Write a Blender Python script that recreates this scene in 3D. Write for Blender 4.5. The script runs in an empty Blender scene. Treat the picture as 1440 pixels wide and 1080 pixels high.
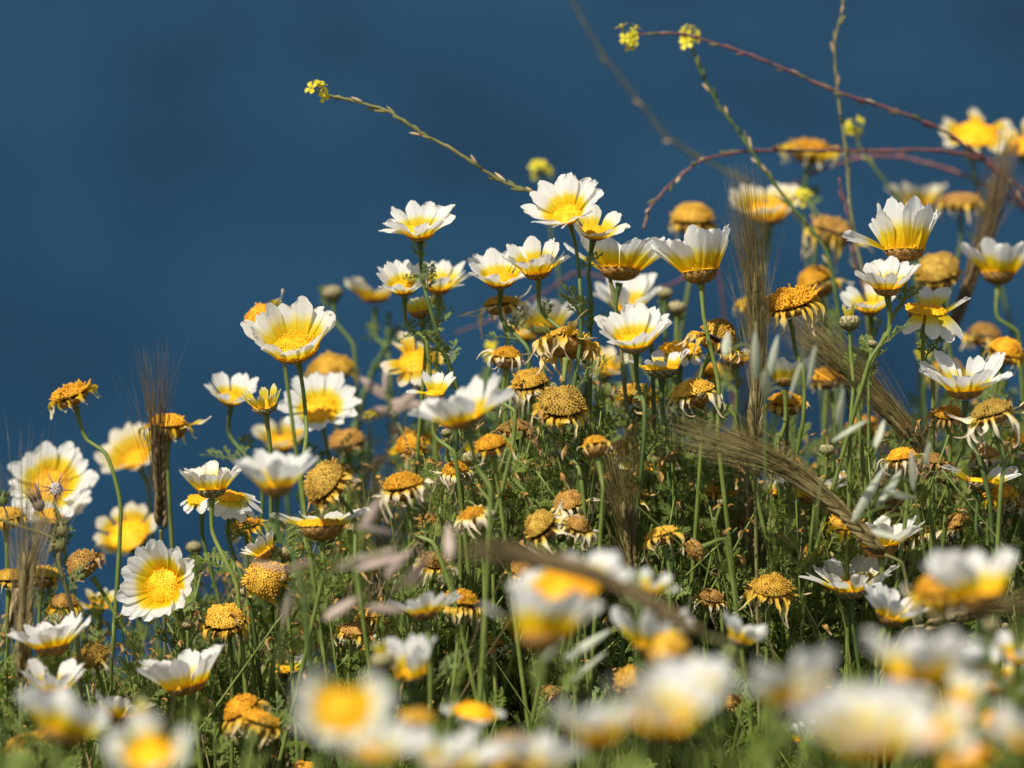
import bpy, math, random
import numpy as np
from mathutils import Vector, Matrix, noise
R = math.radians
random.seed(7)
rnd = random.random
def U(a, b): return a + (b - a) * random.random()

# ---------------------------------------------------------------- camera, world, sun
S = bpy.context.scene
COL = S.collection
CAM = Vector((0, 0, 0.97))
FPX, FOC, PITCH = 8000.0, 3.3, 10.0          # focal length in photo pixels, focus distance
cd = bpy.data.cameras.new('camera'); cam = bpy.data.objects.new('camera', cd); COL.objects.link(cam)
cam.location = CAM; cam.rotation_euler = (R(90 - PITCH), 0, 0)
cd.sensor_width = 36; cd.lens = 200; cd.clip_start = .05; cd.clip_end = 30000
cd.dof.use_dof = True; cd.dof.focus_distance = FOC - .01; cd.dof.aperture_fstop = 5.2
S.camera = cam
CR = cam.rotation_euler.to_matrix()
RT, UP, BK = CR @ Vector((1, 0, 0)), CR @ Vector((0, 1, 0)), CR @ Vector((0, 0, 1))

SUN_EL, SUN_AZ = 54.0, 222.0                 # azimuth clockwise from +Y (the way the camera looks)
w = bpy.data.worlds.new('World'); S.world = w; w.use_nodes = True
nt = w.node_tree; sky = nt.nodes.new('ShaderNodeTexSky'); sky.sky_type = 'NISHITA'; sky.sun_disc = False
sky.sun_elevation = R(SUN_EL); sky.sun_rotation = R(SUN_AZ); sky.altitude = 50
bg = nt.nodes['Background']; bg.inputs[1].default_value = .09; nt.links.new(sky.outputs[0], bg.inputs[0])
sd = bpy.data.lights.new('sun', 'SUN'); sd.energy = 4.9; sd.angle = R(.5); sd.color = (1, .95, .87)
sun = bpy.data.objects.new('sun', sd); COL.objects.link(sun)
tosun = Vector((math.sin(R(SUN_AZ)) * math.cos(R(SUN_EL)), math.cos(R(SUN_AZ)) * math.cos(R(SUN_EL)), math.sin(R(SUN_EL))))
sun.rotation_euler = tosun.to_track_quat('Z', 'Y').to_euler()
S.view_settings.view_transform = 'Standard'; S.view_settings.look = 'None'
S.view_settings.exposure = 0.38; S.view_settings.gamma = 1
S.render.engine = 'CYCLES'
S.cycles.max_bounces = 8; S.cycles.transmission_bounces = 4; S.cycles.diffuse_bounces = 4

# ---------------------------------------------------------------- materials
def mat(name):
    m = bpy.data.materials.new(name); m.use_nodes = True
    t = m.node_tree; t.nodes.clear()
    return m, t, t.nodes.new('ShaderNodeOutputMaterial')
def N(t, kind, **kw):
    n = t.nodes.new('ShaderNode' + kind)
    for k, v in kw.items(): setattr(n, k, v)
    return n
def ramp(t, stops, src):
    r = N(t, 'ValToRGB'); e = r.color_ramp.elements
    while len(e) < len(stops): e.new(.5)
    for el, (p, c) in zip(e, stops): el.position = p; el.color = (*c, 1)
    t.links.new(src, r.inputs[0]); return r.outputs[0]
def noise_n(t, scale, detail=3, vec=None, rough=.5):
    n = N(t, 'TexNoise'); n.inputs['Scale'].default_value = scale; n.inputs['Detail'].default_value = detail
    n.inputs['Roughness'].default_value = rough
    if vec is not None: t.links.new(vec, n.inputs['Vector'])
    return n.outputs['Fac']
def mathn(t, op, a, b=None, c=None):
    n = N(t, 'Math', operation=op)
    for i, v in enumerate((a, b, c)):
        if v is None: continue
        if isinstance(v, (int, float)): n.inputs[i].default_value = v
        else: t.links.new(v, n.inputs[i])
    return n.outputs[0]
def mixc(t, fac, a, b, blend='MIX'):
    n = N(t, 'Mix', data_type='RGBA', blend_type=blend)
    for i, v in ((0, fac), (6, a), (7, b)):
        if isinstance(v, (int, float)): n.inputs[i].default_value = v
        elif isinstance(v, tuple): n.inputs[i].default_value = (*v, 1)
        else: t.links.new(v, n.inputs[i])
    return n.outputs[2]
def finish(t, out, col, rough=.6, trans=0., bump=None, bstr=.3, bdist=.001, spec=.3, tcol=None, sheen=0):
    p = N(t, 'BsdfPrincipled'); p.inputs['Roughness'].default_value = rough
    p.inputs['Specular IOR Level'].default_value = spec
    if sheen: p.inputs['Sheen Weight'].default_value = sheen
    t.links.new(col, p.inputs['Base Color'])
    if bump is not None:
        b = N(t, 'Bump'); b.inputs['Strength'].default_value = bstr; b.inputs['Distance'].default_value = bdist
        t.links.new(bump, b.inputs['Height']); t.links.new(b.outputs[0], p.inputs['Normal'])
    if trans:
        tr = N(t, 'BsdfTranslucent'); t.links.new(tcol or col, tr.inputs[0])
        mx = N(t, 'MixShader'); mx.inputs[0].default_value = trans
        t.links.new(p.outputs[0], mx.inputs[1]); t.links.new(tr.outputs[0], mx.inputs[2])
        t.links.new(mx.outputs[0], out.inputs[0])
    else: t.links.new(p.outputs[0], out.inputs[0])

def petal_material(name, thr, white=(.86, .84, .77), yellow=(.86, .61, .004), soft=.10, trans=.50, tip=None):
    m, t, out = mat(name)
    uv = N(t, 'UVMap'); sx = N(t, 'SeparateXYZ'); t.links.new(uv.outputs[0], sx.inputs[0])
    oi = N(t, 'ObjectInfo')
    cb = N(t, 'CombineXYZ')
    t.links.new(mathn(t, 'MULTIPLY', sx.outputs[0], 9.), cb.inputs[0]); t.links.new(mathn(t, 'MULTIPLY', sx.outputs[1], 1.1), cb.inputs[1])
    t.links.new(mathn(t, 'MULTIPLY', oi.outputs['Random'], 40.), cb.inputs[2])
    streak = noise_n(t, 1.6, 4, cb.outputs[0], .6)
    v = mathn(t, 'ADD', sx.outputs[1], mathn(t, 'MULTIPLY', mathn(t, 'SUBTRACT', streak, .5), .22))
    v = mathn(t, 'ADD', v, mathn(t, 'MULTIPLY', mathn(t, 'SUBTRACT', oi.outputs['Random'], .5), .07))
    pale = tuple(a * .35 + b * .65 for a, b in zip(yellow, white))
    st = [(0, tuple(c * k for c, k in zip(yellow, (1, .8, 1)))), (max(.02, thr - soft * 1.6), yellow),
          (thr, (yellow[0], yellow[1] * 1.12, .05)), (thr + soft, (white[0], white[1] * .97, white[2] * .62)), (thr + soft * 2, white)]
    if tip: st.append((.96, tip))
    c = ramp(t, st, v)
    c = mixc(t, mathn(t, 'MULTIPLY', streak, .22), c, (.80, .74, .60), 'MULTIPLY')
    finish(t, out, c, .55, trans, streak, .6, .0008, .25)
    return m
M = {}
M['petal'] = petal_material('petal_white', .37)
M['petal_short'] = petal_material('petal_white_short_yellow', .26)
M['petal_mid'] = petal_material('petal_white_lemon_base', .33, white=(.86, .83, .72), soft=.15)
M['petal_cream'] = petal_material('petal_cream', .46, white=(.84, .75, .55), yellow=(.80, .50, .01), soft=.13)
M['petal_lemon'] = petal_material('petal_lemon', .62, white=(.84, .80, .50), yellow=(.80, .62, .02), soft=.14)
M['petal_dry'] = petal_material('petal_dry_cream', .16, white=(.78, .68, .48), yellow=(.72, .44, .05), soft=.12, trans=.3, tip=(.60, .47, .30))
M['petal_dull'] = petal_material('petal_dull_gold', .36, white=(.72, .58, .34), yellow=(.72, .42, .03), soft=.18, trans=.28, tip=(.55, .42, .25))
M['petal_brown'] = petal_material('petal_brown', .2, white=(.42, .27, .14), yellow=(.40, .2, .03), soft=.2, trans=.15, tip=(.30, .18, .09))

def mottled(name, a, b, c, scale, rough=.7, trans=0., bstr=.6, bdist=.0006, spec=.25, hs_=.3):
    m, t, out = mat(name)
    tc = N(t, 'TexCoord'); oi = N(t, 'ObjectInfo')
    mp = N(t, 'VectorMath', operation='ADD'); t.links.new(tc.outputs['Object'], mp.inputs[0])
    cb = N(t, 'CombineXYZ'); t.links.new(mathn(t, 'MULTIPLY', oi.outputs['Random'], 7.), cb.inputs[0]); t.links.new(cb.outputs[0], mp.inputs[1])
    f = noise_n(t, scale, 4, mp.outputs[0], .65)
    col = ramp(t, [(.25, a), (.5, b), (.75, c)], f)
    k = mathn(t, 'ADD', mathn(t, 'MULTIPLY', oi.outputs['Random'], hs_), 1 - hs_ * .6)
    hs = N(t, 'HueSaturation'); t.links.new(k, hs.inputs['Value']); t.links.new(col, hs.inputs['Color'])
    finish(t, out, hs.outputs[0], rough, trans, f, bstr, bdist, spec)
    return m
M['disc'] = mottled('disc_gold', (.84, .38, .004), (.90, .46, .008), (.92, .54, .012), 1.6, .6)
M['dead_gold'] = mottled('spent_disc_gold', (.28, .13, .015), (.56, .31, .028), (.68, .45, .06), 1.7, .75, hs_=.45)
M['dead_orange'] = mottled('spent_disc_orange', (.40, .15, .01), (.66, .31, .012), (.78, .45, .03), 1.7, .75, hs_=.45)
M['dead_olive'] = mottled('spent_disc_mustard', (.24, .13, .02), (.42, .25, .036), (.54, .36, .06), 1.7, .8, hs_=.45)
M['dead_brown'] = mottled('spent_disc_brown', (.22, .11, .03), (.38, .20, .04), (.54, .32, .07), 1.7, .8, hs_=.45)
def calyx_material(name, a, b, c, edge):
    m = mottled(name, a, b, c, 3.2, .65); t = m.node_tree; p = next(n for n in t.nodes if n.type == 'BSDF_PRINCIPLED'); src = p.inputs['Base Color'].links[0].from_socket
    uv = N(t, 'UVMap'); sx = N(t, 'SeparateXYZ'); t.links.new(uv.outputs[0], sx.inputs[0]); r = N(t, 'MapRange'); r.inputs[1].default_value = .62; r.inputs[2].default_value = .98; t.links.new(sx.outputs[1], r.inputs[0])
    t.links.new(mixc(t, r.outputs[0], src, edge), p.inputs['Base Color']); return m
M['calyx'] = calyx_material('calyx', (.09, .055, .014), (.24, .125, .025), (.42, .20, .035), (.50, .28, .09))
M['calyx_green'] = calyx_material('calyx_green', (.06, .075, .018), (.14, .13, .04), (.32, .24, .11), (.55, .42, .25))
M['stem'] = mottled('stem_green', (.085, .115, .018), (.13, .17, .032), (.21, .24, .06), 60., .5, 0, .3)
M['stem_dark'] = mottled('stem_dark_green', (.045, .075, .018), (.07, .11, .025), (.12, .16, .04), 60., .5, 0, .3)
M['stem_dry'] = mottled('stem_dry', (.28, .17, .09), (.40, .28, .15), (.52, .40, .22), 60., .7, 0, .3)
M['stem_red'] = mottled('stem_red', (.10, .04, .035), (.16, .065, .055), (.24, .13, .10), 60., .6, 0, .3)
M['stem_dark_brown'] = mottled('stem_dark_brown', (.05, .055, .025), (.085, .085, .04), (.14, .12, .06), 60., .6, 0, .3)
M['stem_olive'] = mottled('stem_olive', (.08, .07, .02), (.15, .145, .045), (.25, .20, .09), 60., .6, 0, .3)
M['leaf'] = mottled('leaf_green', (.07, .105, .016), (.17, .22, .035), (.32, .36, .10), 14., .45, .42, .2)
M['leaf_grey'] = mottled('leaf_greyish', (.09, .13, .035), (.15, .20, .055), (.24, .29, .10), 25., .6, .25, .2)
M['barley'] = mottled('barley_brown', (.06, .042, .012), (.16, .12, .04), (.40, .32, .13), 40., .45, .1, .2)
M['barley_dark'] = mottled('barley_dark', (.08, .055, .025), (.15, .105, .045), (.27, .19, .09), 40., .45, .1, .2)
M['barley_tan'] = mottled('barley_tan', (.22, .14, .06), (.36, .25, .12), (.50, .37, .20), 40., .45, .1, .2)
M['barley_olive'] = mottled('barley_olive', (.13, .11, .035), (.24, .20, .075), (.40, .33, .15), 40., .4, .1, .2)
M['oat_pale'] = mottled('oat_pale', (.50, .52, .36), (.64, .65, .48), (.74, .73, .58), 50., .5, .45, .2)
M['oat_pink'] = mottled('oat_pinkish', (.44, .32, .25), (.56, .43, .34), (.70, .58, .46), 50., .6, .35, .2)
M['straw'] = mottled('dry_straw', (.22, .14, .07), (.36, .25, .12), (.50, .38, .20), 20., .6, .1, .2)
M['grass'] = mottled('green_grass', (.09, .12, .025), (.16, .20, .045), (.27, .30, .08), 12., .5, .25, .2)
M['mustard'] = mottled('mustard_yellow', (.62, .52, .02), (.78, .66, .03), (.86, .76, .08), 60., .5, .35, .2)
M['fluff'] = mottled('seed_fluff', (.55, .48, .44), (.68, .60, .56), (.78, .72, .66), 90., .8, .2, .2)
M['purplish'] = mottled('purplish_bract', (.10, .06, .05), (.20, .13, .10), (.32, .24, .18), 90., .7, .1, .2)

def ground_material():
    m, t, out = mat('dry_soil')
    g = N(t, 'NewGeometry'); f = noise_n(t, 9, 8, g.outputs['Position'], .65); f2 = noise_n(t, 70, 6, g.outputs['Position'], .7)
    c = ramp(t, [(.3, (.05, .045, .02)), (.5, (.14, .11, .055)), (.72, (.26, .20, .11))], mathn(t, 'MULTIPLY_ADD', f2, .5, mathn(t, 'MULTIPLY', f, .5)))
    finish(t, out, c, .9, 0, f2, .8, .02, .2); return m
def sea_material():
    m, t, out = mat('sea_water')
    g = N(t, 'NewGeometry')
    mp = N(t, 'Mapping'); t.links.new(g.outputs['Position'], mp.inputs[0]); mp.inputs['Scale'].default_value = (.075, .014, 1); mp.inputs['Rotation'].default_value = (0, 0, R(24))
    big = noise_n(t, 1., 3, mp.outputs[0], .55)
    c = ramp(t, [(.32, (.0006, .0155, .036)), (.68, (.0040, .032, .066))], big)
    sm = noise_n(t, 1.1, 6, g.outputs['Position'], .6)
    finish(t, out, c, .5, 0, sm, .5, .25, .04); return m

# ---------------------------------------------------------------- mesh helpers
class MB:
    def __init__(s): s.v = []; s.f = []; s.uv = []
    def add(s, v, f, uv=None):
        o = len(s.v); s.v.extend(v); s.f.extend([tuple(i + o for i in q) for q in f])
        s.uv.extend(uv if uv is not None else [(0.5, 0.5)] * len(v))
    def mesh(s, name, m, smooth=True):
        me = bpy.data.meshes.new(name); me.from_pydata([tuple(p) for p in s.v], [], s.f)
        ul = me.uv_layers.new(name='UVMap')
        li = np.empty(len(me.loops), dtype=np.int32); me.loops.foreach_get('vertex_index', li)
        ul.data.foreach_set('uv', np.array(s.uv, dtype=np.float32)[li].ravel())
        if smooth: me.polygons.foreach_set('use_smooth', np.ones(len(me.polygons), dtype=bool))
        me.materials.append(m); me.update(); return me
def link(name, me, parent=None, mtx=None):
    o = bpy.data.objects.new(name, me); COL.objects.link(o)
    if parent is not None: o.parent = parent
    if mtx is not None: o.matrix_basis = mtx
    return o
LABELS = []
def thing(name, label, cat, loc, group=None):
    o = bpy.data.objects.new(name, None); COL.objects.link(o); o.location = loc; o.empty_display_size = .02
    o['label'] = label; o['category'] = cat
    if group: o['group'] = group
    LABELS.append(label); return o
def frame_of(d):
    d = d.normalized(); a = Vector((0, 0, 1)) if abs(d.z) < .9 else Vector((1, 0, 0))
    x = d.cross(a).normalized(); return x, d.cross(x).normalized()
def tube(mb, pts, rads, n=6):
    vs = []; fs = []; uv = []; x = None
    for i, p in enumerate(pts):
        d = (pts[min(i + 1, len(pts) - 1)] - pts[max(i - 1, 0)])
        if d.length < 1e-9: d = Vector((0, 0, 1))
        d.normalize()
        if x is None: x, y = frame_of(d)
        else:
            x = (x - d * x.dot(d)); x = x.normalized() if x.length > 1e-6 else frame_of(d)[0]; y = d.cross(x)
        for k in range(n):
            a = 2 * math.pi * k / n; vs.append(p + (x * math.cos(a) + y * math.sin(a)) * rads[i]); uv.append((k / n, i / len(pts)))
    for i in range(len(pts) - 1):
        for k in range(n):
            k2 = (k + 1) % n; fs.append((i * n + k, i * n + k2, (i + 1) * n + k2, (i + 1) * n + k))
    fs.append(tuple(range(n))[::-1]); fs.append(tuple(range((len(pts) - 1) * n, len(pts) * n)))
    mb.add(vs, fs, uv)
def spline(P, per=6):
    out = []
    for i in range(len(P) - 1):
        a = P[i - 1] if i else P[0] * 2 - P[1]; b = P[i]; c = P[i + 1]; d = P[i + 2] if i + 2 < len(P) else c * 2 - b
        ta = min((c - a).length, 1.5 * (c - b).length); tb = min((d - b).length, 1.5 * (c - b).length)
        m0 = (c - a).normalized() * ta * .5; m1 = (d - b).normalized() * tb * .5
        for k in range(per):
            t = k / per; out.append((2*t**3-3*t*t+1) * b + (t**3-2*t*t+t) * m0 + (-2*t**3+3*t*t) * c + (t**3-t*t) * m1)
    out.append(P[-1].copy()); return out

# ---------------------------------------------------------------- placement
def at(px, py, dd=0.):
    D = FOC + dd
    return CAM + RT * ((px - 720) / FPX * D) + UP * ((540 - py) / FPX * D) - BK * D
def gz(x, y):
    z = .10 * max(-1.5, min(2.5, x)) + .015 * noise.noise(Vector((x * 3, y * 3, 0))) + .25 * noise.noise(Vector((x * .15, y * .15, 4))) * min(1, abs(x) / 4)
    s = y - 3.5
    if s > 0: z -= .75 * s * s if s < .6 else .27 + .9 * (s - .6)
    return z
def ground_at(x, y): return Vector((x, y, gz(x, y)))
def axis(az, el):
    a, e = R(az), R(el)
    return (RT * (math.cos(e) * math.cos(a)) + UP * (math.cos(e) * math.sin(a)) + BK * math.sin(e)).normalized()
def head_matrix(c, ax, scale, spin):
    x, y = frame_of(ax); m = Matrix((x, y, ax)).transposed().to_4x4()
    if m.determinant() < 0: m = Matrix((-x, y, ax)).transposed().to_4x4()
    return Matrix.Translation(c) @ m @ Matrix.Rotation(spin, 4, 'Z') @ Matrix.Scale(scale, 4)

# ---------------------------------------------------------------- the setting
def build_ground():
    xs = sorted(set([round(-60 + i * 4, 3) for i in range(31)] + [round(-3 + i * .15, 3) for i in range(41)]))
    ys = sorted(set([round(-30 + i * 2, 3) for i in range(16)] + [round(.2 * i, 3) for i in range(30)] + [6 + i * 2. for i in range(28)]))
    mb = MB(); v = []
    for y in ys:
        for x in xs: v.append(Vector((x, y, gz(x, y))))
    n = len(xs); f = [(j * n + i, j * n + i + 1, (j + 1) * n + i + 1, (j + 1) * n + i) for j in range(len(ys) - 1) for i in range(n - 1)]
    mb.add(v, f); o = link('ground', mb.mesh('ground', ground_material())); o['kind'] = 'structure'
    mb = MB(); L = 20000.
    mb.add([Vector((-L, -L, -45)), Vector((L, -L, -45)), Vector((L, L, -45)), Vector((-L, L, -45))], [(0, 1, 2, 3)])
    o = link('sea', mb.mesh('sea', sea_material(), False)); o['kind'] = 'structure'
build_ground()

# ---------------------------------------------------------------- flower meshes (unit: disc radius or flower radius = 1)
def fresh_petal(rd, ln, wd, cup, curl, twist, seed):
    """petal starting at radius rd on the head, growing along +x, z = head axis"""
    r = random.Random(seed); mb = MB(); nu, nv = 8, 12; v = []; uv = []; f = []
    x, z = rd, 0.; pts = []
    for j in range(nv + 1):
        t = j / nv; e = cup + curl * (t - .25) * 1.4; pts.append((x, z, e)); x += math.cos(e) * ln / nv; z += math.sin(e) * ln / nv
    teeth = r.choice([2, 3, 3]); ph = r.uniform(-.4, .4); dpt = r.uniform(.02, .07); nick = r.choice([0, 0, 0, .10, .16]); nu0 = r.uniform(-.8, .8)
    rip = r.uniform(.018, .035) * wd; chan = r.uniform(-.05, .10); sk = r.uniform(-.04, .04)
    for j in range(nv + 1):
        t = j / nv; px, pz, e = pts[j]
        wf = (.5 + .5 * math.sin(min(1, t / .72) * math.pi / 2) ** 1.2) if t < .72 else (1 - .30 * ((t - .72) / .28) ** 2)
        for i in range(nu + 1):
            u = i / nu * 2 - 1
            over = (-.17 * abs(u) ** 2.7 - .8 * dpt * (1 - abs(math.cos(math.pi * (u + ph * .2) * teeth / 2)))) * ln * t ** 5
            over -= nick * ln * max(0, 1 - abs(u - nu0) / .3) * t ** 8
            yy = u * wd * .5 * wf + sk * ln * t * t
            h = chan * wd * (u * u - .4) * 2.2 + rip * math.cos(u * math.pi * 2.5) * min(1, t * 3) + twist * u * wd * t
            v.append(Vector((px + math.cos(e) * over - math.sin(e) * h, yy, pz + math.sin(e) * over + math.cos(e) * h)))
            uv.append(((u + 1) / 2, t + over / ln))
    for j in range(nv):
        for i in range(nu): a = j * (nu + 1) + i; f.append((a, a + 1, a + nu + 2, a + nu + 1))
    mb.add(v, f, uv); return mb
def dry_petal(rd, ln, wd, cup, seed, curl=1.):
    r = random.Random(seed); mb = MB(); nu, nv = 4, 14; v = []; uv = []; f = []
    x, z, y = rd, 0., 0.; e = cup; yaw = 0.; tw = 0.; wob = r.uniform(0, 6)
    tgt = r.uniform(-2.1, -1.2) if r.random() < .8 else r.uniform(-.9, .5); spin = r.uniform(-2.2, 2.2); hook = r.uniform(-3.5, 2.5) * curl; ys = r.uniform(-1.2, 1.2)
    for j in range(nv + 1):
        t = j / nv
        e = cup + (tgt - cup) * min(1, t * 2.2) + (hook * (t - .55) if t > .55 else 0)
        yaw = ys * t * t
        d = Vector((math.cos(e) * math.cos(yaw), math.sin(yaw), math.sin(e)))
        n = Vector((-math.sin(e), 0, math.cos(e))); s = Vector((0, 1, 0)); a = spin * t + .4 * math.sin(wob + 6 * t)
        side = s * math.cos(a) + n * math.sin(a); up = n * math.cos(a) - s * math.sin(a)
        wf = (.5 + .5 * math.sin(min(1, t * 1.4) * math.pi)) * (1 - .45 * t) * (1 + .28 * math.sin(wob * 3 + 13 * t))
        for i in range(nu + 1):
            u = i / nu * 2 - 1; fold = .38 * abs(u) + .16 * math.sin(u * 5 + wob + 9 * t)
            v.append(Vector((x, y, z)) + side * (u * wd * .5 * wf) + up * (fold * wd * wf * .8)); uv.append(((u + 1) / 2, t))
        x += d.x * ln / nv; y += d.y * ln / nv; z += d.z * ln / nv
    for j in range(nv):
        for i in range(nu): a = j * (nu + 1) + i; f.append((a, a + 1, a + nu + 2, a + nu + 1))
    mb.add(v, f, uv); return mb
def dome_pt(rr, h):  # rr 0..1
    z = h * math.sqrt(max(0, 1 - rr * rr * .96)) if h > .5 else h * (1 - rr ** 2.4)
    return z
def disc_mesh(h, n, fr, fh, seed, key):
    r = random.Random(seed); mb = MB(); NR, NS = 8, 24
    v = [Vector((0, 0, h))]; f = []
    for j in range(1, NR + 1):
        rr = math.sin(j / NR * math.pi / 2) if h > .5 else j / NR
        for k in range(NS): a = k * 2 * math.pi / NS; v.append(Vector((rr * math.cos(a), rr * math.sin(a), dome_pt(rr, h) - .02)))
    for k in range(NS): f.append((0, 1 + k, 1 + (k + 1) % NS))
    for j in range(NR - 1):
        for k in range(NS): k2 = (k + 1) % NS; f.append((1 + j * NS + k, 1 + (j + 1) * NS + k, 1 + (j + 1) * NS + k2, 1 + j * NS + k2))
    mb.add(v, f)
    lump = r.uniform(0, 9)
    for i in range(n):
        q = (i + .5) / n; rr = math.sqrt(q) * .98 if h < .5 else math.sin(math.acos(1 - q)) * .99
        a = i * 2.399963 + r.uniform(-.05, .05)
        e = .01; z0, z1 = dome_pt(max(0, rr - e), h), dome_pt(min(1, rr + e), h)
        sl = (z1 - z0) / (2 * e); nrm = Vector((-sl, 0, 1)).normalized()
        nrm = Vector((nrm.x * math.cos(a), nrm.x * math.sin(a), nrm.z)); nrm = (nrm + Vector((r.uniform(-.2, .2), r.uniform(-.2, .2), 0))).normalized()
        c = Vector((rr * math.cos(a), rr * math.sin(a), dome_pt(rr, h) - .02)); x, y = frame_of(nrm)
        rad = fr * r.uniform(.8, 1.2); hh = fh * r.uniform(.3, 1.6) * (.55 + .75 * rr) * (1 + .7 * math.sin(lump + 4 * a) * rr) * (1.8 if (h > .5 and r.random() < .08) else 1)
        vs = []; m = 5
        for (rs, zz) in ((.85, 0), (1.0, .7), (.75, 1.0)):
            for k in range(m): b = 2 * math.pi * k / m + i; vs.append(c + (x * math.cos(b) + y * math.sin(b)) * rad * rs + nrm * hh * zz)
        vs.append(c + nrm * hh * .72); fs = []
        for l in range(2):
            for k in range(m): k2 = (k + 1) % m; fs.append((l * m + k, l * m + k2, (l + 1) * m + k2, (l + 1) * m + k))
        for k in range(m): fs.append((2 * m + k, 2 * m + (k + 1) % m, 3 * m))
        mb.add(vs, fs)
    return mb.mesh('disc', M[key])
def calyx_mesh(depth, rim, seed, key, closed=False):
    r = random.Random(seed); mb = MB(); NS = 24; prof = []
    for j in range(9):
        t = j / 8
        if closed: rr = math.sin(t * math.pi * .78 + .15); z = -depth + depth * 1.55 * t; rr = max(.14, rr * rim)
        else: rr = .16 + (rim - .16) * math.sin(t * math.pi / 2) ** .8; z = -depth * (1 - t ** 1.6)
        prof.append((rr, z))
    v = [Vector((p * math.cos(k * 2 * math.pi / NS), p * math.sin(k * 2 * math.pi / NS), z)) for p, z in prof for k in range(NS)]
    f = [(j * NS + k, j * NS + (k + 1) % NS, (j + 1) * NS + (k + 1) % NS, (j + 1) * NS + k) for j in range(8) for k in range(NS)]
    mb.add(v, f)
    for row, (t0, t1, n, o) in enumerate(((.05, .5, 8, .05), (.2, .72, 10, .06), (.42, .92, 12, .07), (.6, 1.0, 13, .08))):
        for k in range(n):
            a = (k + .5 * (row % 2) + r.uniform(-.12, .12)) * 2 * math.pi / n; vs = []; fs = []; uv = []; nj = 4; tt = t1 + r.uniform(-.03, .04)
            for j in range(nj + 1):
                q = j / nj; t = min(1, t0 + (tt - t0) * q); i = min(7, int(t * 8)); fr = t * 8 - i
                rr = prof[i][0] * (1 - fr) + prof[i + 1][0] * fr; z = prof[i][1] * (1 - fr) + prof[i + 1][1] * fr
                hw = (1.05 * math.pi / n) * (1 - .75 * q ** 3)
                for s in (-1, 0, 1):
                    b = a + s * hw; lift = o * (.5 + q) * (1. if s == 0 else .3)
                    vs.append(Vector(((rr + lift) * math.cos(b), (rr + lift) * math.sin(b), z - lift * .2 + (.02 if s == 0 else 0)))); uv.append((.5, q))
            for j in range(nj): fs += [(j * 3, j * 3 + 1, j * 3 + 4, j * 3 + 3), (j * 3 + 1, j * 3 + 2, j * 3 + 5, j * 3 + 4)]
            mb.add(vs, fs, uv)
    return mb.mesh('calyx', M[key])
DISC = [disc_mesh(.24, 230, .046, .06, 11 + i, 'disc') for i in range(3)] + [disc_mesh(.42, 190, .05, .09, 21, 'disc')]
DEAD = {k: [disc_mesh(h, 300, .048, fh, 31 + i, 'dead_' + k) for i, (h, fh) in enumerate(((.62, .07), (.85, .075), (.55, .10)))] for k in ('gold', 'orange', 'olive', 'brown')}
CALYX = [calyx_mesh(.62, 1.02, 41, 'calyx'), calyx_mesh(.75, 1.0, 42, 'calyx'), calyx_mesh(.5, 1.04, 43, 'calyx')]
CALYX_G = [calyx_mesh(.7, 1.0, 44, 'calyx_green'), calyx_mesh(.8, .98, 45, 'calyx_green')]
BUD = [calyx_mesh(1.0, 1.0, 46 + i, 'calyx_green', True) for i in range(2)]

# feathery leaf, length 1 along +x
def leaf_geo(seed, pairs=7):
    r = random.Random(seed); V = []; F = []
    bend = r.uniform(-.5, .5); arch = r.uniform(-.35, .1)
    def P(t): return Vector((t, bend * t * t * .35, arch * t * t * .6 + .15 * t))
    def lobe(p, d, n, L, W):
        s = d.cross(n).normalized() * W; i = len(V); m = p + d * L * .55
        V.extend([p - s * .45, p + s * .45, m + s + n * W * .5, p + d * L, m - s + n * W * .5, m]); F.extend([(i, i + 1, i + 2, i + 5), (i, i + 5, i + 4), (i + 5, i + 2, i + 3), (i + 5, i + 3, i + 4)])
    for k in range(8):  # rachis
        a, b = P(k / 8), P((k + 1) / 8); w = .016 * (1 - k / 10); i = len(V)
        V.extend([a + Vector((0, w, 0)), a - Vector((0, w, 0)), b - Vector((0, w, 0)), b + Vector((0, w, 0)), a + Vector((0, 0, w)), b + Vector((0, 0, w))])
        F.extend([(i, i + 3, i + 5, i + 4), (i + 1, i + 4, i + 5, i + 2)])
    for k in range(pairs):
        t = .16 + .8 * (k + r.uniform(-.2, .2)) / pairs; L = .34 * math.sin(math.pi * (.2 + .72 * t)) * r.uniform(.8, 1.15)
        for s in (-1, 1):
            ang = s * R(r.uniform(42, 62)); rise = r.uniform(-.1, .55)
            d = Vector((math.cos(ang), math.sin(ang), rise)).normalized(); n = Vector((-d.x * rise, -d.y * rise, 1)).normalized()
            p = P(t); lobe(p, d, n, L, .030)
            for q in (.35, .58, .8):
                for s2 in (-1, 1):
                    if r.random() < .15: continue
                    a2 = ang + s2 * R(r.uniform(35, 60)); d2 = Vector((math.cos(a2), math.sin(a2), rise + r.uniform(-.2, .4))).normalized()
                    lobe(p + d * L * q, d2, n, L * .42 * (1.15 - q * .5), .022)
    d = P(1) - P(.9); lobe(P(.95), d.normalized(), Vector((0, 0, 1)), .14, .03)
    return np.array([tuple(p) for p in V]), F
LEAVES = [leaf_geo(60 + i, 6 + i % 3) for i in range(8)]
def leaf_mesh(i, key):
    v, f = LEAVES[i]; mb = MB(); mb.add([Vector(p) for p in v], f); return mb.mesh('leaf', M[key])
LEAF = [leaf_mesh(i, 'leaf' if i % 3 else 'leaf_grey') for i in range(8)]
def leaf_matrix(p, d, L, roll):
    x = d.normalized(); s = x.cross(Vector((0, 0, 1)))
    s = s.normalized() if s.length > 1e-3 else Vector((1, 0, 0)); y = -s; z = x.cross(y)
    return Matrix.Translation(p) @ Matrix((x, y, z)).transposed().to_4x4() @ Matrix.Rotation(roll, 4, 'X') @ Matrix.Scale(L, 4)

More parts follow.
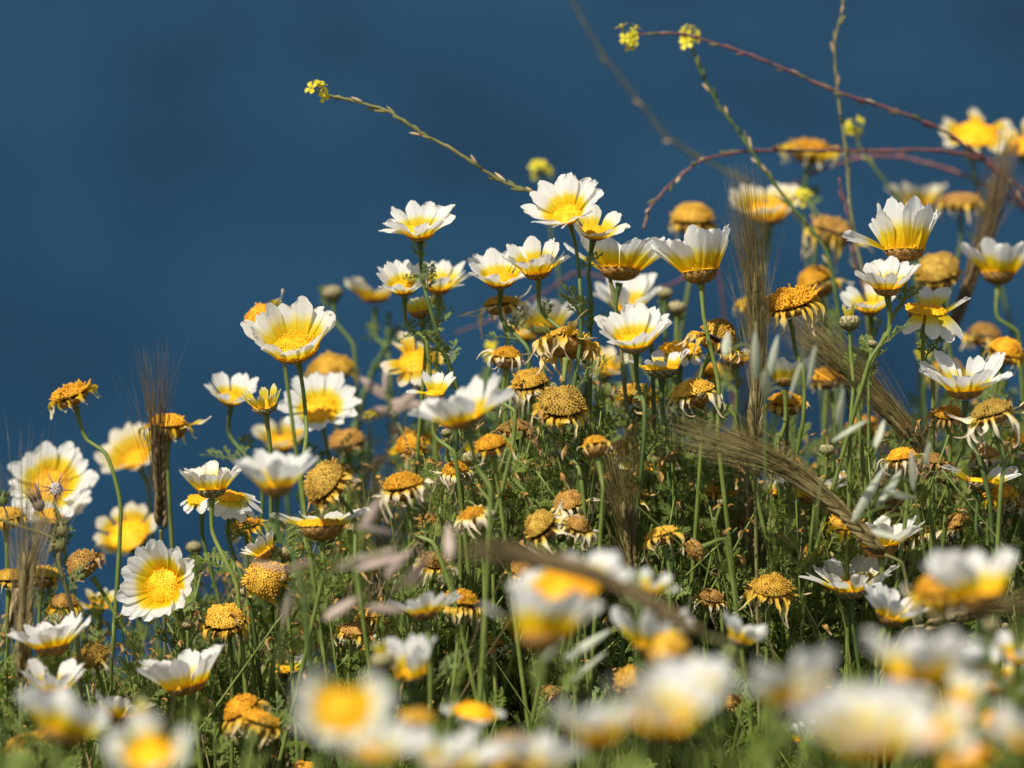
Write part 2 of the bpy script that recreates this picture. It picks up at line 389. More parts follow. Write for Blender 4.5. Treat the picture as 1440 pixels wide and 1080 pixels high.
# ---------------------------------------------------------------- flower things
def stem_points(base, ax, path, dd, lean, first=.016):
    P = [base, base - ax * first + Vector((0, 0, -.004))]
    by = 540 - (P[1] - CAM).dot(UP) / -(P[1] - CAM).dot(BK) * FPX
    for (x, y) in path:
        if y > by + 14: P.append(at(x, y, dd))
    l = P[-1]; h = l.z - gz(l.x, l.y)
    if h > .05:
        gx, gy = l.x + lean[0] * h, l.y + lean[1] * h
        P.append(Vector((l.x * .45 + gx * .55 - lean[0] * h * .12, l.y * .5 + gy * .5, l.z * .45 + gz(gx, gy) * .55)))
        P.append(ground_at(gx, gy) - Vector((0, 0, .004)))
    else: P.append(ground_at(l.x, l.y))
    return P
def add_stem(e, G, P, r0, r1, m, flare=None, per=7):
    pts = spline(P, per); n = len(pts); rr = []
    for i in range(n):
        t = i / (n - 1); q = r0 + (r1 - r0) * t
        if flare and i < 5: q += flare * (1 - i / 5) ** 2
        rr.append(q)
    mb = MB(); tube(mb, [p - G for p in pts], rr, 8); link('stem', mb.mesh('stem', m), e)
    return pts
def add_leaves(e, G, pts, n, lo, hi, rng, L0=.02, L1=.04):
    for k in range(n):
        t = lo + (hi - lo) * (k + rng.random()) / max(1, n); i = min(len(pts) - 2, int(t * (len(pts) - 1))); p = pts[i]; d = (pts[i] - pts[i + 1]).normalized()
        x, y = frame_of(d); a = k * 2.4 + rng.uniform(-.5, .5); o = (x * math.cos(a) + y * math.sin(a)) * .8 + d * .75
        link('leaf', LEAF[rng.randrange(8)], e, leaf_matrix(p - G, o, rng.uniform(L0, L1), rng.uniform(-.5, .5)))
CNT = [0]
FRESH, SPENT, BUDS = 'crown daisies in bloom', 'withered daisy heads', 'daisy buds'
def daisy(label, x, y, r, az, el, cup, dd, n=14, disc=.37, kind='petal', gap=None, path=(), lean=None, curl=-.12, jit=1., width=.36, leaves=4, ds=0, droop=(), cal=1., dz=0., cs=1.):
    CNT[0] += 1; rng = random.Random(CNT[0] * 17 + 5)
    rng0 = random.Random(label); disc *= rng0.uniform(.9, 1.1); cup += rng0.uniform(-5, 6)
    if dd > -.1 and rng0.random() < .3 and kind in ('petal', 'petal_short'): kind = 'petal_mid'
    if cup > 10: cup += (14 if cup < 36 else 4) if dd > -.3 else 2
    if cup > 0: r *= 1.20; disc *= .93
    if dd < -.3:
        r *= 1.1; disc *= .88; cup += 4; jit = max(jit, 1.7); az += rng0.uniform(-14, 14)
        if not gap: g = rng0.uniform(0, 360); gap = ((g, g + rng0.uniform(25, 70)),)
    if dd < -.7: kind = {'petal_cream': 'petal'}.get(kind, kind)
    D = FOC + dd; RF = r * D / FPX; rd = RF * disc; c = at(x, y, dd); ax = axis(az, el)
    k = rng.randrange(3); cm = (CALYX if rng.random() < .75 else CALYX_G[:1] * 3)[k]
    base = c - ax * rd * .68 * cs
    lean = lean or (rng.gauss(0, .14), rng.uniform(-.10, .06))
    P = stem_points(base, ax, path, dd, lean); G = P[-1].copy(); e = thing('crown_daisy', label, 'daisy', G, FRESH)
    T = Matrix.Translation(-G); H = head_matrix(c, ax, 1., rng.uniform(0, 6.28)); H0 = head_matrix(c, ax, 1., 0.)
    link('disc', DISC[3 if ds else k], e, T @ H @ Matrix.Scale(rd, 4))
    link('calyx', cm, e, T @ H @ Matrix.Translation((0, 0, -.02 * rd)) @ Matrix.Scale(rd * .87 * cs, 4))
    pts = add_stem(e, G, P, .00108, .0015, M['stem' if rng.random() < .7 else 'stem_dark'], .0007 + .05 * rd)
    # the head's own directions, so a gap can be placed against the picture: angle 0 = picture right
    inv = H0.to_3x3().inverted()
    r2 = inv @ (RT - ax * RT.dot(ax)); a0 = math.atan2(r2.y, r2.x)
    u2 = inv @ ((UP if abs(UP.dot(ax)) < .9 else BK * -1) - ax * (UP if abs(UP.dot(ax)) < .9 else BK * -1).dot(ax)); sgn = 1 if math.sin(math.atan2(u2.y, u2.x) - a0) > 0 else -1
    for j in range(n):
        th = (j + rng.uniform(-.3, .3) * jit) * 360 / n
        if gap and any(((th - g0) % 360) < (g1 - g0) % 360 for g0, g1 in gap): continue
        cp = cup + rng.gauss(0, 6.5) * jit
        for (g0, g1, ce) in droop:
            if ((th - g0) % 360) < (g1 - g0) % 360: cp = ce + rng.uniform(-6, 6)
        ln = (RF - rd * .9) * rng.uniform(.86, 1.1)
        mb = fresh_petal(rd * .88, ln, RF * width * rng.uniform(.85, 1.18), R(cp), curl + rng.uniform(-.2, .2) * jit, rng.uniform(-.18, .18) * jit, rng.random())
        # ripples are relative to flower radius
        zoff = (.004 if j % 2 else -.012) * RF
        link('petal', mb.mesh('petal', M[kind]), e, T @ H0 @ Matrix.Rotation(a0 + sgn * R(th), 4, 'Z') @ Matrix.Translation((0, 0, zoff - .02 * rd)))
    if leaves: add_leaves(e, G, pts, leaves + 1, rng.choice([.12, .25]), .85, rng, .013, .032)
    return e
def spent(label, x, y, r, az, el, dd, hue='gold', n=11, ln=1.0, pk='petal_dry', cup=10, path=(), lean=None, shape=None, leaves=2, wd=.34, curl=1., gap=None, cs=1., stem='stem'):
    """a withered head; r = radius of its swollen disc in photo pixels"""
    CNT[0] += 1; rng = random.Random(CNT[0] * 31 + 3)
    if y > 540 and -.03 < dd < .17: dd -= .07; ln *= 1.15
    r *= rng.uniform(.84, 1.03) if y > 600 else 1; az += rng.gauss(0, 9); el += rng.gauss(0, 7); curl *= rng.uniform(.8, 1.6); wd *= rng.uniform(.8, 1.25)
    D = FOC + dd; rd = r * D / FPX; c = at(x, y, dd) - axis(az, el) * rd * .25; ax = axis(az, el)
    P = stem_points(c - ax * rd * .66 * cs, ax, path, dd, lean or (rng.gauss(0, .16), rng.uniform(-.1, .06))); G = P[-1].copy()
    e = thing('withered_daisy', label, 'withered daisy', G, SPENT); T = Matrix.Translation(-G); H = head_matrix(c, ax, 1., rng.uniform(0, 6.28)); H0 = head_matrix(c, ax, 1., 0)
    k = rng.randrange(3) if shape is None else shape
    link('disc', DEAD[hue][k], e, T @ H @ Matrix(((rd * rng.uniform(.9, 1.1), 0, rd * rng.uniform(-.2, .2), 0), (rd * rng.uniform(-.1, .1), rd * rng.uniform(.9, 1.1), rd * rng.uniform(-.2, .2), 0), (0, 0, rd * rng.uniform(.9, 1.4), 0), (0, 0, 0, 1))))
    link('calyx', CALYX[rng.randrange(3)], e, T @ H @ Matrix.Scale(rd * .94 * cs, 4))
    pts = add_stem(e, G, P, .00108, .0015, M[stem], .0006 + .05 * rd)
    n = int(n * 1.3)
    for j in range(n):
        th = (j + rng.uniform(-.35, .35)) * 2 * math.pi / n
        mb = dry_petal(rd * .9, rd * ln * rng.uniform(.75, 1.6), rd * wd * rng.uniform(.7, 1.3), R(cup + rng.uniform(-25, 20)), rng.random(), curl)
        link('withered_petal', mb.mesh('withered_petal', M[pk]), e, T @ H0 @ Matrix.Rotation(th, 4, 'Z'))
    if leaves: add_leaves(e, G, pts, leaves, .3, .9, rng)
    return e
def bud(label, x, y, r, az, el, dd, open_=0, path=(), lean=None, pk='petal_lemon', cal='calyx'):
    CNT[0] += 1; rng = random.Random(CNT[0] * 13 + 1)
    D = FOC + dd; rb = r * D / FPX; c = at(x, y, dd); ax = axis(az, el)
    P = stem_points(c - ax * rb * .9, ax, path, dd, lean or (rng.uniform(-.15, .15), rng.uniform(-.1, .05)), .008); G = P[-1].copy()
    e = thing('daisy_bud', label, 'flower bud', G, BUDS); T = Matrix.Translation(-G); H = head_matrix(c, ax, 1., rng.uniform(0, 6.28))
    link('calyx', BUD[rng.randrange(2)], e, T @ H @ Matrix.Scale(rb, 4))
    mb = MB(); NS = 12; v = []; f = []      # the closed tips inside the bracts
    for j in range(5):
        t = j / 4; rr = .62 * math.cos(t * 1.45); z = .35 + .38 * t
        for k in range(NS): a = k * 6.2832 / NS; q = rr * (1 + .18 * math.cos(a * 6)); v.append(Vector((q * math.cos(a), q * math.sin(a), z)))
    f = [(j * NS + k, j * NS + (k + 1) % NS, (j + 1) * NS + (k + 1) % NS, (j + 1) * NS + k) for j in range(4) for k in range(NS)]
    mb.add([p * rb for p in v], f, [(.5, .7)] * len(v)); link('bud_tip', mb.mesh('bud_tip', M[pk if open_ else 'calyx_green']), e, T @ H)
    for j in range(open_):
        th = (j + rng.uniform(-.3, .3)) * 6.2832 / open_
        m2 = fresh_petal(rb * .35, rb * rng.uniform(1.0, 1.5), rb * .5, R(rng.uniform(68, 92)), -.2, .1, rng.random())
        link('petal', m2.mesh('petal', M[pk]), e, T @ H @ Matrix.Rotation(th, 4, 'Z') @ Matrix.Translation((0, 0, rb * .3)))
    pts = add_stem(e, G, P, .0009, .0014, M['stem'], .0006)
    add_leaves(e, G, pts, 3, .15, .8, rng, .012, .025)

# ---------------------------------------------------------------- the daisies in bloom (photo pixels, depth behind the focus plane in metres)
daisy('white daisy on a tall stem, alone against the sea below the arching mustard tip', 590, 326, 54, 93, 24, 27, .04, path=((597, 362), (601, 420), (622, 490), (645, 560)), kind='petal_short', droop=((150, 200, 15),), leaves=7)
daisy('highest white daisy of the middle, tilted towards us above a yellow green stem', 797, 301, 56, 110, 42, 28, -.03, path=((808, 345), (816, 410), (816, 480), (806, 560), (812, 640)), kind='petal_short', n=15, leaves=3)
daisy('small white daisy tucked right below the highest one', 836, 326, 46, 80, 28, 34, .01, path=((832, 370), (832, 430), (827, 500), (822, 580)), n=13, leaves=3)
daisy('narrow daisy with one long petal sticking out right', 755, 378, 50, 97, 22, 55, 0, path=((765, 405), (778, 438), (796, 470), (830, 530)), kind='petal', n=12, droop=((-20, 20, 28),), leaves=4)
daisy('white daisy overlapped on its right by the narrow one', 703, 392, 50, 93, 28, 32, .05, path=((713, 425), (724, 460), (745, 500)), kind='petal_short', leaves=3)
daisy('large cupped daisy seen from the side behind the small white one', 872, 378, 78, 86, -6, 52, .06, path=((886, 400), (900, 428), (915, 470)), n=13, disc=.33, droop=((150, 200, 30),), leaves=3)
daisy('wide cupped daisy seen from the side beside the tall barley ear', 984, 381, 74, 96, -4, 52, -.03, path=((995, 410), (1004, 460), (1010, 540), (1010, 620)), n=14, disc=.33, leaves=1)
daisy('bright white daisy at the centre with upright back petals', 893, 480, 60, 95, 24, 38, -.05, path=((902, 515), (906, 570), (904, 640)), kind='petal_short', n=14, leaves=2)
daisy('half bare daisy with few white petals right of the bright central one', 930, 517, 44, 92, 8, 25, .0, n=12, gap=((110, 160), (190, 240), (290, 340)), disc=.5, path=((935, 545), (938, 600)), leaves=2)
daisy('white daisy behind the dark leafy stem right of the small one', 617, 402, 46, 88, 20, 32, .14, kind='petal_short')
daisy('small white daisy immediately left of the dark leafy stem', 568, 404, 42, 95, 30, 30, .06, kind='petal_short', path=((585, 440), (600, 480)))
daisy('blurred cream daisy between the round bud and the white blooms', 527, 418, 48, 92, 4, 38, .36, kind='petal_cream', n=11, path=((548, 450), (545, 490)), gap=((60, 120),))
daisy('small half closed cream daisy under the white pair', 590, 436, 30, 100, 5, 68, .08, n=9, kind='petal_lemon', disc=.45)
daisy('large cupped daisy standing alone over its thick curved stem at left', 415, 488, 72, 101, 34, 50, -.03, path=((421, 520), (431, 560), (431, 610), (424, 680)), n=15, disc=.42, leaves=0)
daisy('small white daisy with a deep yellow middle left of the lemon bud', 325, 560, 42, 85, 30, 34, .12, path=((334, 590), (352, 625), (370, 680)), n=13, kind='petal_short')
daisy('half open lemon daisy with a few stubby narrow petals', 372, 570, 34, 98, 18, 55, -.02, n=8, kind='petal_lemon', width=.30, disc=.42, path=((384, 600), (394, 640)), cs=1.2, leaves=1, curl=.2)
daisy('blurred white daisy behind the thick curved stem', 450, 575, 52, 100, 48, 14, .16, kind='petal_short')
daisy('tiny daisy with a brown rounded base and a petal sticking out left', 611, 553, 38, 90, 12, 48, -.05, n=10, gap=((120, 172), (190, 350)), droop=((172, 189, 6),), cs=1.25, disc=.34, leaves=0, path=((618, 590), (640, 640)))
daisy('large soft white daisy with broad lifted petals left of the spent dome', 652, 588, 76, 108, 8, 34, -.22, n=10, kind='petal_short', path=((662, 625), (690, 690)), width=.42, jit=1.5, leaves=1)
daisy('blurred cream daisy beside the dark barley ear at left', 190, 645, 50, 115, 34, 38, .28, kind='petal_cream', n=15, path=((200, 690),))
daisy('big white daisy behind the spiky seed head', 72, 682, 57, 95, 55, 12, .16, kind='petal', n=16, disc=.42)
daisy('white daisy just below the big one behind the spiky seed head', 76, 724, 54, 92, 32, 18, .2, kind='petal_short', n=14)
daisy('blurred yellow centred daisy right of the thistle weed', 180, 752, 46, 110, 45, 22, .25, kind='petal_cream', n=12, disc=.5, gap=((270, 350),))
daisy('upright cupped daisy above the drooping white one', 297, 686, 50, 92, 6, 46, -.03, path=((308, 710), (318, 760), (334, 830)), n=12, disc=.38, leaves=0)
daisy('small white daisy with hanging petals at the left under the cupped one', 283, 702, 36, 92, 18, -30, .03, n=12, kind='petal_short', disc=.5, leaves=0)
daisy('white daisy with hanging petals behind the green stems', 324, 698, 52, 85, 20, -32, 0, n=12, kind='petal_short', disc=.36, path=((330, 760), (352, 850)), gap=((95, 140),))
daisy('broad blurred white daisy in front of the hanging petalled ones', 388, 682, 66, 93, 6, 36, -.26, kind='petal_short', n=12, path=((398, 720), (412, 780), (430, 860)), leaves=1)
daisy('fully open daisy facing the viewer with an orange button centre', 229, 824, 60, 150, 66, 26, -.02, n=18, disc=.38, kind='petal', leaves=2)
daisy('flat white daisy above the spent head at lower left', 72, 908, 60, 100, 2, 26, -.13, n=13, kind='petal_short')
daisy('gappy white daisy between the flat one and the big blurred one', 76, 967, 54, 90, 12, 36, -.16, n=12, kind='petal_short', gap=((80, 115), (150, 165)))
daisy('big blurred white daisy in the lower left corner', 88, 1030, 72, 88, -6, 45, -.6, n=13)
daisy('spreading white daisy tilted right above the spent pair at lower left', 262, 962, 72, 104, 6, 32, -.13, n=12, kind='petal_short', leaves=2, path=((272, 995),))
daisy('small upright white daisy between the corner one and the spreading one', 165, 1008, 48, 85, -2, 46, -.12, n=9, kind='petal')
daisy('heavily blurred yellow and cream daisy at the bottom left edge', 212, 1062, 56, 95, 38, 32, -.85, n=12, kind='petal_cream', disc=.5)
daisy('half stripped daisy with white side petals under the large mustard brown head', 452, 738, 64, 92, 0, 8, -.08, n=14, gap=((200, 330),), disc=.46)
daisy('small half open daisy above the spent head facing the viewer', 372, 776, 34, 125, 0, 52, -.03, n=9, kind='petal', cs=1.2)
daisy('low white daisy in profile touching the orange spent head', 598, 862, 48, 98, -6, 22, -.2, n=12, kind='petal_short')
daisy('half open white daisy with broad petals right of the yellow bud', 578, 948, 56, 88, 12, 52, -.32, n=8, width=.42, kind='petal_short', gap=((80, 100),))
daisy('very blurred daisy with a big yellow centre at the bottom middle left', 482, 998, 56, 90, 62, 12, -.92, n=14, kind='petal_cream', disc=.56, leaves=0)
daisy('blurred white daisy directly below the very blurred yellow centred one', 522, 1062, 56, 85, 20, 30, -.85, n=12, leaves=0, kind='petal_cream')
daisy('blurred white daisy head cut by the bottom edge near the middle', 625, 1078, 66, 95, 10, 35, -.75, n=12, leaves=0, kind='petal_short')
daisy('domed yellow daisy with white petals and a lemon rim at the bottom', 668, 1004, 46, 90, 12, -4, -.42, n=12, disc=.62, ds=1, kind='petal')
daisy('blurred yellow disc over white petals behind the brown foreground ear', 800, 822, 66, 88, 28, 4, -.58, n=14, disc=.62, ds=1, kind='petal_short', gap=((200, 340),), leaves=0)
daisy('blurred cupped white daisy with a yellow base in the lower centre', 762, 894, 76, 92, -10, 44, -.64, n=14, kind='petal', leaves=1)
daisy('small blurred white daisy right of the brown foreground ear', 912, 828, 36, 80, 10, 48, -.4, n=8)
daisy('soft white petalled daisy under the brown foreground ear', 915, 905, 62, 92, 10, 42, -.4, n=11)
daisy('heavily blurred white daisy at bottom centre with a low yellow base', 840, 1038, 66, 95, 4, 38, -.9, n=13, leaves=0)
daisy('very blurred tall white daisy right of bottom centre', 930, 1015, 80, 90, 15, 45, -1.0, n=14, leaves=0, kind='petal_cream')
daisy('very blurred white daisy behind the tall one at the bottom', 985, 975, 66, 92, 15, 42, -.8, n=13, leaves=0, kind='petal_short')
daisy('small tilted yellow and white daisy above the bottom blur', 1040, 898, 42, 65, 8, 45, -.3, n=10)
daisy('large blurred white daisy with an amber base at lower right', 1122, 982, 74, 96, -6, 42, -.78, n=13, leaves=0)
daisy('broad blurred white daisy left of the yellow domed one at right', 1285, 952, 84, 91, -2, 42, -.82, n=14, leaves=0)
daisy('white daisy with a round yellow middle at the lower right edge', 1395, 958, 62, 92, 22, 26, -.42, n=12, kind='petal_short', disc=.48, ds=1)
daisy('large blurred white cup shaped daisy at the right edge', 1374, 838, 80, 88, -4, 52, -.58, n=14, leaves=1)
daisy('crisp open daisy with pointed white petals left of the blurred cup', 1197, 826, 64, 95, 12, 22, -.04, n=13, kind='petal_short', leaves=2, width=.36)
daisy('tilted white daisy just below the crisp open one', 1252, 866, 54, 70, 8, 34, -.16, n=12, kind='petal_short')
daisy('white daisy with lifted petals at the foot of the arching barley ear', 1238, 766, 62, 94, 2, 34, -.04, n=13, kind='petal_short', leaves=2)
daisy('brown tipped daisy half hidden behind the arching barley ear', 1142, 698, 54, 93, 0, 40, .0, n=15, kind='petal')
daisy('flat daisy with two raised white petals at the right', 1378, 678, 58, 84, -2, 5, -.02, n=12, gap=((205, 335), (60, 140)), droop=((10, 60, 34),), kind='petal', disc=.34, path=((1380, 720), (1378, 800)), leaves=2)
daisy('many petalled white daisy over a long bare stem at the right', 1357, 546, 70, 92, 10, 38, -.03, n=15, kind='petal_short', path=((1362, 575), (1375, 640), (1392, 710)), leaves=0, width=.33)
daisy('small cupped daisy behind the pale oat spikelets', 1104, 534, 46, 90, -4, 42, .02, n=12, path=((1095, 570), (1092, 640)), leaves=0)
daisy('tall cupped daisy seen from the side at upper right', 1272, 352, 80, 90, -6, 58, -.02, n=15, disc=.32, droop=((160, 190, 18),), path=((1268, 385), (1258, 440), (1236, 490), (1206, 560)), leaves=2)
daisy('small white daisy just below the tall cupped one', 1248, 402, 50, 93, 14, 40, -.04, n=13, kind='petal_short', path=((1247, 430), (1240, 460), (1222, 510)), leaves=1)
daisy('white daisy half hidden to the left behind the small one', 1224, 432, 42, 95, 22, 25, .14, n=12)
daisy('open daisy with hanging front petals and a broad golden centre', 1303, 436, 60, 86, 14, 18, 0, n=12, kind='petal_short', gap=((20, 55), (100, 125), (150, 215)), droop=((215, 340, -40),), disc=.42, path=((1308, 480), (1312, 520)), leaves=1)
daisy('blurred cupped daisy at the right edge level with the bristly ear', 1404, 384, 62, 88, -6, 48, .2, n=13, path=((1412, 410), (1432, 470)), leaves=0)
daisy('blurred cream daisy left of the yellow mustard flower', 1078, 299, 56, 92, 22, 30, .34, kind='petal_cream', n=14, disc=.5, path=((1082, 340),))
daisy('blurred pale daisy with crumpled petals at the top right', 1372, 188, 48, 90, 35, 5, .4, kind='petal_cream', n=10, jit=2.2, disc=.52)
daisy('blurred cream daisy cut by the right edge', 1438, 205, 44, 120, 30, 15, .42, kind='petal_cream', n=10, jit=2, disc=.45)
daisy('blurred cream daisy behind the tall cupped one at upper right', 1290, 290, 48, 92, 2, 45, .5, kind='petal_cream', n=9)
daisy('blurred cupped daisy behind the bent orange head', 765, 458, 56, 90, 0, 46, .26, kind='petal', n=12, path=((778, 500),))
daisy('blurred white daisy behind the centre stems', 882, 430, 56, 92, 18, 30, .2, kind='petal_short', n=13)
daisy('blurred cream daisy below the half open lemon one', 398, 622, 42, 92, 28, 30, .32, kind='petal_cream', n=12)
daisy('crumpled cream daisy at the foot of the dark leafy stem', 585, 508, 46, 100, 40, 5, .16, kind='petal_cream', n=11, jit=2.4, disc=.42)
daisy('golden domed daisy with white petals hanging straight down', 956, 494, 46, 90, 8, -52, .08, kind='petal', n=13, disc=.62, ds=1)
daisy('small white daisy low behind the stems in the lower left centre', 400, 942, 38, 90, 10, 15, .08, n=9, kind='petal_short', gap=((280, 350),))
daisy('white daisy cut by the right edge near the bottom', 1432, 925, 46, 95, 15, 40, -.45, n=11)
daisy('enormous cream blurred daisy at the bottom right', 1215, 1045, 92, 95, 18, 40, -1.12, n=14, kind='petal_cream', leaves=0)
daisy('blurred daisy with a large yellow centre right of the enormous cream one', 1296, 1030, 70, 92, 25, 35, -.95, n=13, kind='petal_cream', disc=.5, leaves=0)
daisy('pale blurred daisy above the yellow head at the bottom right', 1345, 985, 48, 90, 20, 35, -.85, n=11, kind='petal_cream', leaves=0)
daisy('small white daisy peeping between the lower right blurs', 1128, 1040, 34, 90, 5, 55, -.12, n=8, kind='petal_short')
daisy('pale yellow and white daisy blurred behind the central stems', 752, 655, 38, 85, 15, 35, .3, kind='petal_cream', n=10)
daisy('yellow stripped daisy low right of the central spent head', 912, 656, 38, 90, 15, 0, .08, kind='petal_lemon', n=9, disc=.5)
daisy('blurred white daisy at bottom edge right of the central ones', 760, 1078, 60, 90, 5, 40, -.8, n=12, leaves=0, kind='petal_short')
daisy('small white daisy behind the left stems under the facing one', 140, 852, 32, 90, 20, 10, .16, kind='petal_cream', n=9, jit=2)
daisy('white and yellow daisy low behind the thin dark ear', 505, 912, 34, 90, 12, 25, .08, kind='petal', n=9)
daisy('tiny white daisy far down the stems at the right of centre', 1090, 692, 26, 90, 10, 30, .1, kind='petal', n=9)
# ---------------------------------------------------------------- withered heads
spent('orange spent head leaning left alone on a stem against the sea', 98, 552, 24, 118, 18, .12, 'orange', 8, .8, 'petal_cream', 30, path=((112, 580), (132, 608), (150, 640), (170, 720)), shape=2, leaves=0)
spent('orange spent head behind the awns of the dark barley ear', 236, 594, 27, 85, 12, .16, 'orange', 9, .9, 'petal_cream', 5, leaves=0)
spent('small tan and orange head with crumpled petals hanging left of the cupped daisy', 362, 442, 20, 120, 20, .1, 'orange', 7, 1.4, 'petal_cream', 0, wd=.6, leaves=0)
spent('pale golden spent head blurred right below the large cupped daisy', 465, 516, 26, 90, 18, .28, 'gold', 12, 1., 'petal_cream', 20)
spent('small dark based head with curled petals above the soft white daisy', 713, 498, 17, 92, 8, -.04, 'orange', 12, 1.5, 'petal_dry', 30, path=((719, 520), (724, 580), (716, 650)), cs=1.35, wd=.34, leaves=0, curl=1.4)
spent('dry head with long tan petals hanging under the overlapped daisy', 705, 425, 22, 90, 5, .08, 'gold', 13, 1.6, 'petal_dry', 0, leaves=2)
spent('bent spent head with long cream petals trailing down left', 798, 478, 30, 75, -6, -.02, 'gold', 16, 1.5, 'petal_dull', 0, wd=.38, path=((800, 520), (808, 600)), shape=0, leaves=1)
spent('round mustard domed head with a ruff of dry petals at centre', 790, 566, 31, 95, 14, -.04, 'olive', 15, .9, 'petal_dull', -10, path=((802, 600), (814, 660), (822, 740)), shape=1, leaves=1)
spent('golden spent dome behind and above the mustard centre dome', 745, 536, 24, 92, 12, .05, 'gold', 13, 1.3, 'petal_dry', -10, leaves=1)
spent('orange domed head leaning left beside the opening bud', 690, 624, 21, 115, 20, -.02, 'orange', 7, 1., 'petal_cream', 0, shape=1, leaves=1)
spent('reddish brown spent head behind the small orange dome', 724, 600, 20, 92, 10, .1, 'brown', 12, .7, 'petal_brown', 20)
spent('small closed orange head with shrivelled tips at centre', 837, 626, 17, 92, 8, -.02, 'orange', 12, .8, 'petal_dull', 60, cs=1.3, path=((842, 670),), leaves=1)
spent('large mustard brown head over the half stripped daisy', 455, 678, 32, 125, 30, -.1, 'olive', 12, .7, 'petal_dull', -30, shape=1, path=((475, 730), (500, 790)), leaves=0)
spent('orange head with petals curled under like a crab', 566, 680, 26, 90, 6, -.02, 'orange', 13, 1.1, 'petal_dry', 0, path=((580, 712), (610, 765), (640, 850)), shape=0, wd=.42, leaves=2)
spent('knobbly golden spent head facing the viewer at left centre', 372, 812, 29, 140, 62, -.03, 'gold', 13, .8, 'petal_dull', -30, shape=1, leaves=1)
spent('knobbly mustard dome with grey wisps right of the facing daisy', 316, 868, 29, 92, 30, -.03, 'gold', 15, .8, 'petal_dull', -20, shape=1, leaves=1)
spent('drooping orange head, upper left of the pair at lower left', 338, 996, 28, 112, 12, -.13, 'orange', 14, 1., 'petal_dull', -20, shape=0)
spent('drooping orange head, lower right of the pair at lower left', 366, 1012, 29, 70, 14, -.15, 'orange', 14, .9, 'petal_dull', -20, shape=0)
spent('dark brown head turned down left of the facing daisy', 117, 795, 26, 150, 8, .08, 'brown', 9, .6, 'petal_brown', 40, path=((132, 818), (158, 865), (192, 925)), leaves=1)
spent('olive domed head with petals trailing right under the flat daisy', 128, 920, 24, 110, 12, -.05, 'olive', 8, 1.3, 'petal_dry', -20)
spent('orange spent head at the left edge near the bottom corner', 36, 1042, 26, 95, 18, -.2, 'orange', 10, .7, 'petal_dull', -10)
spent('domed golden head with frilled drooping petals left of the tall barley', 1010, 472, 28, 90, 14, -.01, 'gold', 14, 1.2, 'petal_dull', -10, shape=1, path=((1022, 510), (1036, 590)), leaves=0)
spent('golden dome with dry white petals right of the half bare daisy', 974, 549, 26, 92, 16, .04, 'gold', 12, 1.3, 'petal_dry', -5, shape=0)
spent('bright yellow flat head with a fringe of drooping twisted petals', 1108, 422, 32, 92, 16, -.02, 'orange', 20, 1.0, 'petal_dull', 5, wd=.3, shape=2, path=((1116, 460), (1130, 520), (1128, 600)), leaves=0)
spent('blurred orange head behind the fringed yellow one', 1148, 398, 27, 90, 14, .24, 'orange', 10, 1.0, 'petal_cream', 5)
spent('blurred rust coloured head with a hanging beard of petals', 1172, 322, 27, 80, 5, .3, 'brown', 14, 1.4, 'petal_dull', -10)
spent('blurred rusty dome behind the rim of the wide cupped daisy', 975, 306, 28, 90, 14, .3, 'gold', 10, .6, 'petal_dull', -30, shape=1)
spent('blurred mustard dome left of the leaning barley ear', 1318, 380, 29, 90, 20, .2, 'olive', 8, .5, 'petal_dull', -30, shape=1)
spent('blurred rusty head with ragged petals right of the tall cupped daisy', 1350, 280, 26, 88, 10, .36, 'brown', 12, .9, 'petal_dull', 10)
spent('blurred golden head with a cream petal standing up at its left', 1140, 206, 27, 90, 16, .4, 'orange', 10, .8, 'petal_cream', 30, path=((1148, 250), (1150, 310)), wd=.6)
spent('orange dome behind the many petalled daisy at right', 1415, 492, 24, 90, 16, .14, 'orange', 9, .8, 'petal_cream', -10)
spent('olive flat head with long hanging petals at the right edge', 1394, 578, 27, 92, 8, .0, 'olive', 11, 1.4, 'petal_dry', -20, path=((1398, 612), (1408, 680)), shape=0, leaves=0)
spent('dark orange head with spiky dry petals right of the arching ear', 1268, 642, 24, 92, 4, .02, 'orange', 11, 1.3, 'petal_dry', 30, curl=1.5, wd=.25)
spent('brown ragged head next to the spiky dark orange one', 1312, 648, 18, 92, 10, .05, 'brown', 12, 1.2, 'petal_brown', 30)
spent('round golden dome with petals hanging like tentacles', 1085, 824, 32, 90, 10, -.04, 'gold', 16, 1.15, 'petal_dull', -50, shape=1, curl=.2, wd=.3, leaves=0)
spent('orange dome with brown petals above the low white daisy', 646, 846, 28, 95, 12, -.08, 'orange', 14, 1.1, 'petal_dull', -15, shape=1, leaves=0)
spent('blurred orange dome left of the big blurred cup daisy', 1322, 828, 34, 90, 16, -.45, 'orange', 12, 1.2, 'petal_cream', -20, leaves=0)
spent('brown domed head under the soft white petalled daisy', 888, 955, 27, 100, 20, -.15, 'gold', 9, .7, 'petal_brown', -20, shape=1)
spent('blurred amber head overlapping the soft white petalled daisy', 940, 912, 32, 95, 12, -.5, 'gold', 8, .7, 'petal_dull', -20, leaves=0)
spent('blurred orange dome at the lower right edge', 1386, 1014, 38, 90, 14, -.5, 'orange', 10, .8, 'petal_dull', -20, leaves=0)
spent('blurred yellow dome cut by the bottom right edge', 1358, 1068, 40, 92, 14, -.65, 'orange', 8, .6, 'petal_lemon', -20, leaves=0)
spent('blurred amber dome at the bottom edge left of centre', 722, 1064, 38, 92, 14, -.62, 'gold', 10, .9, 'petal_dull', -20, leaves=0)
spent('small blurred amber dome above the bottom white blur', 588, 1008, 24, 92, 14, -.6, 'gold', 8, .6, 'petal_dull', -20, leaves=0)
spent('pale mustard dome low in the middle above the foreground blur', 760, 740, 24, 130, 20, -.02, 'olive', 9, 1.1, 'petal_dry', -20, shape=1)
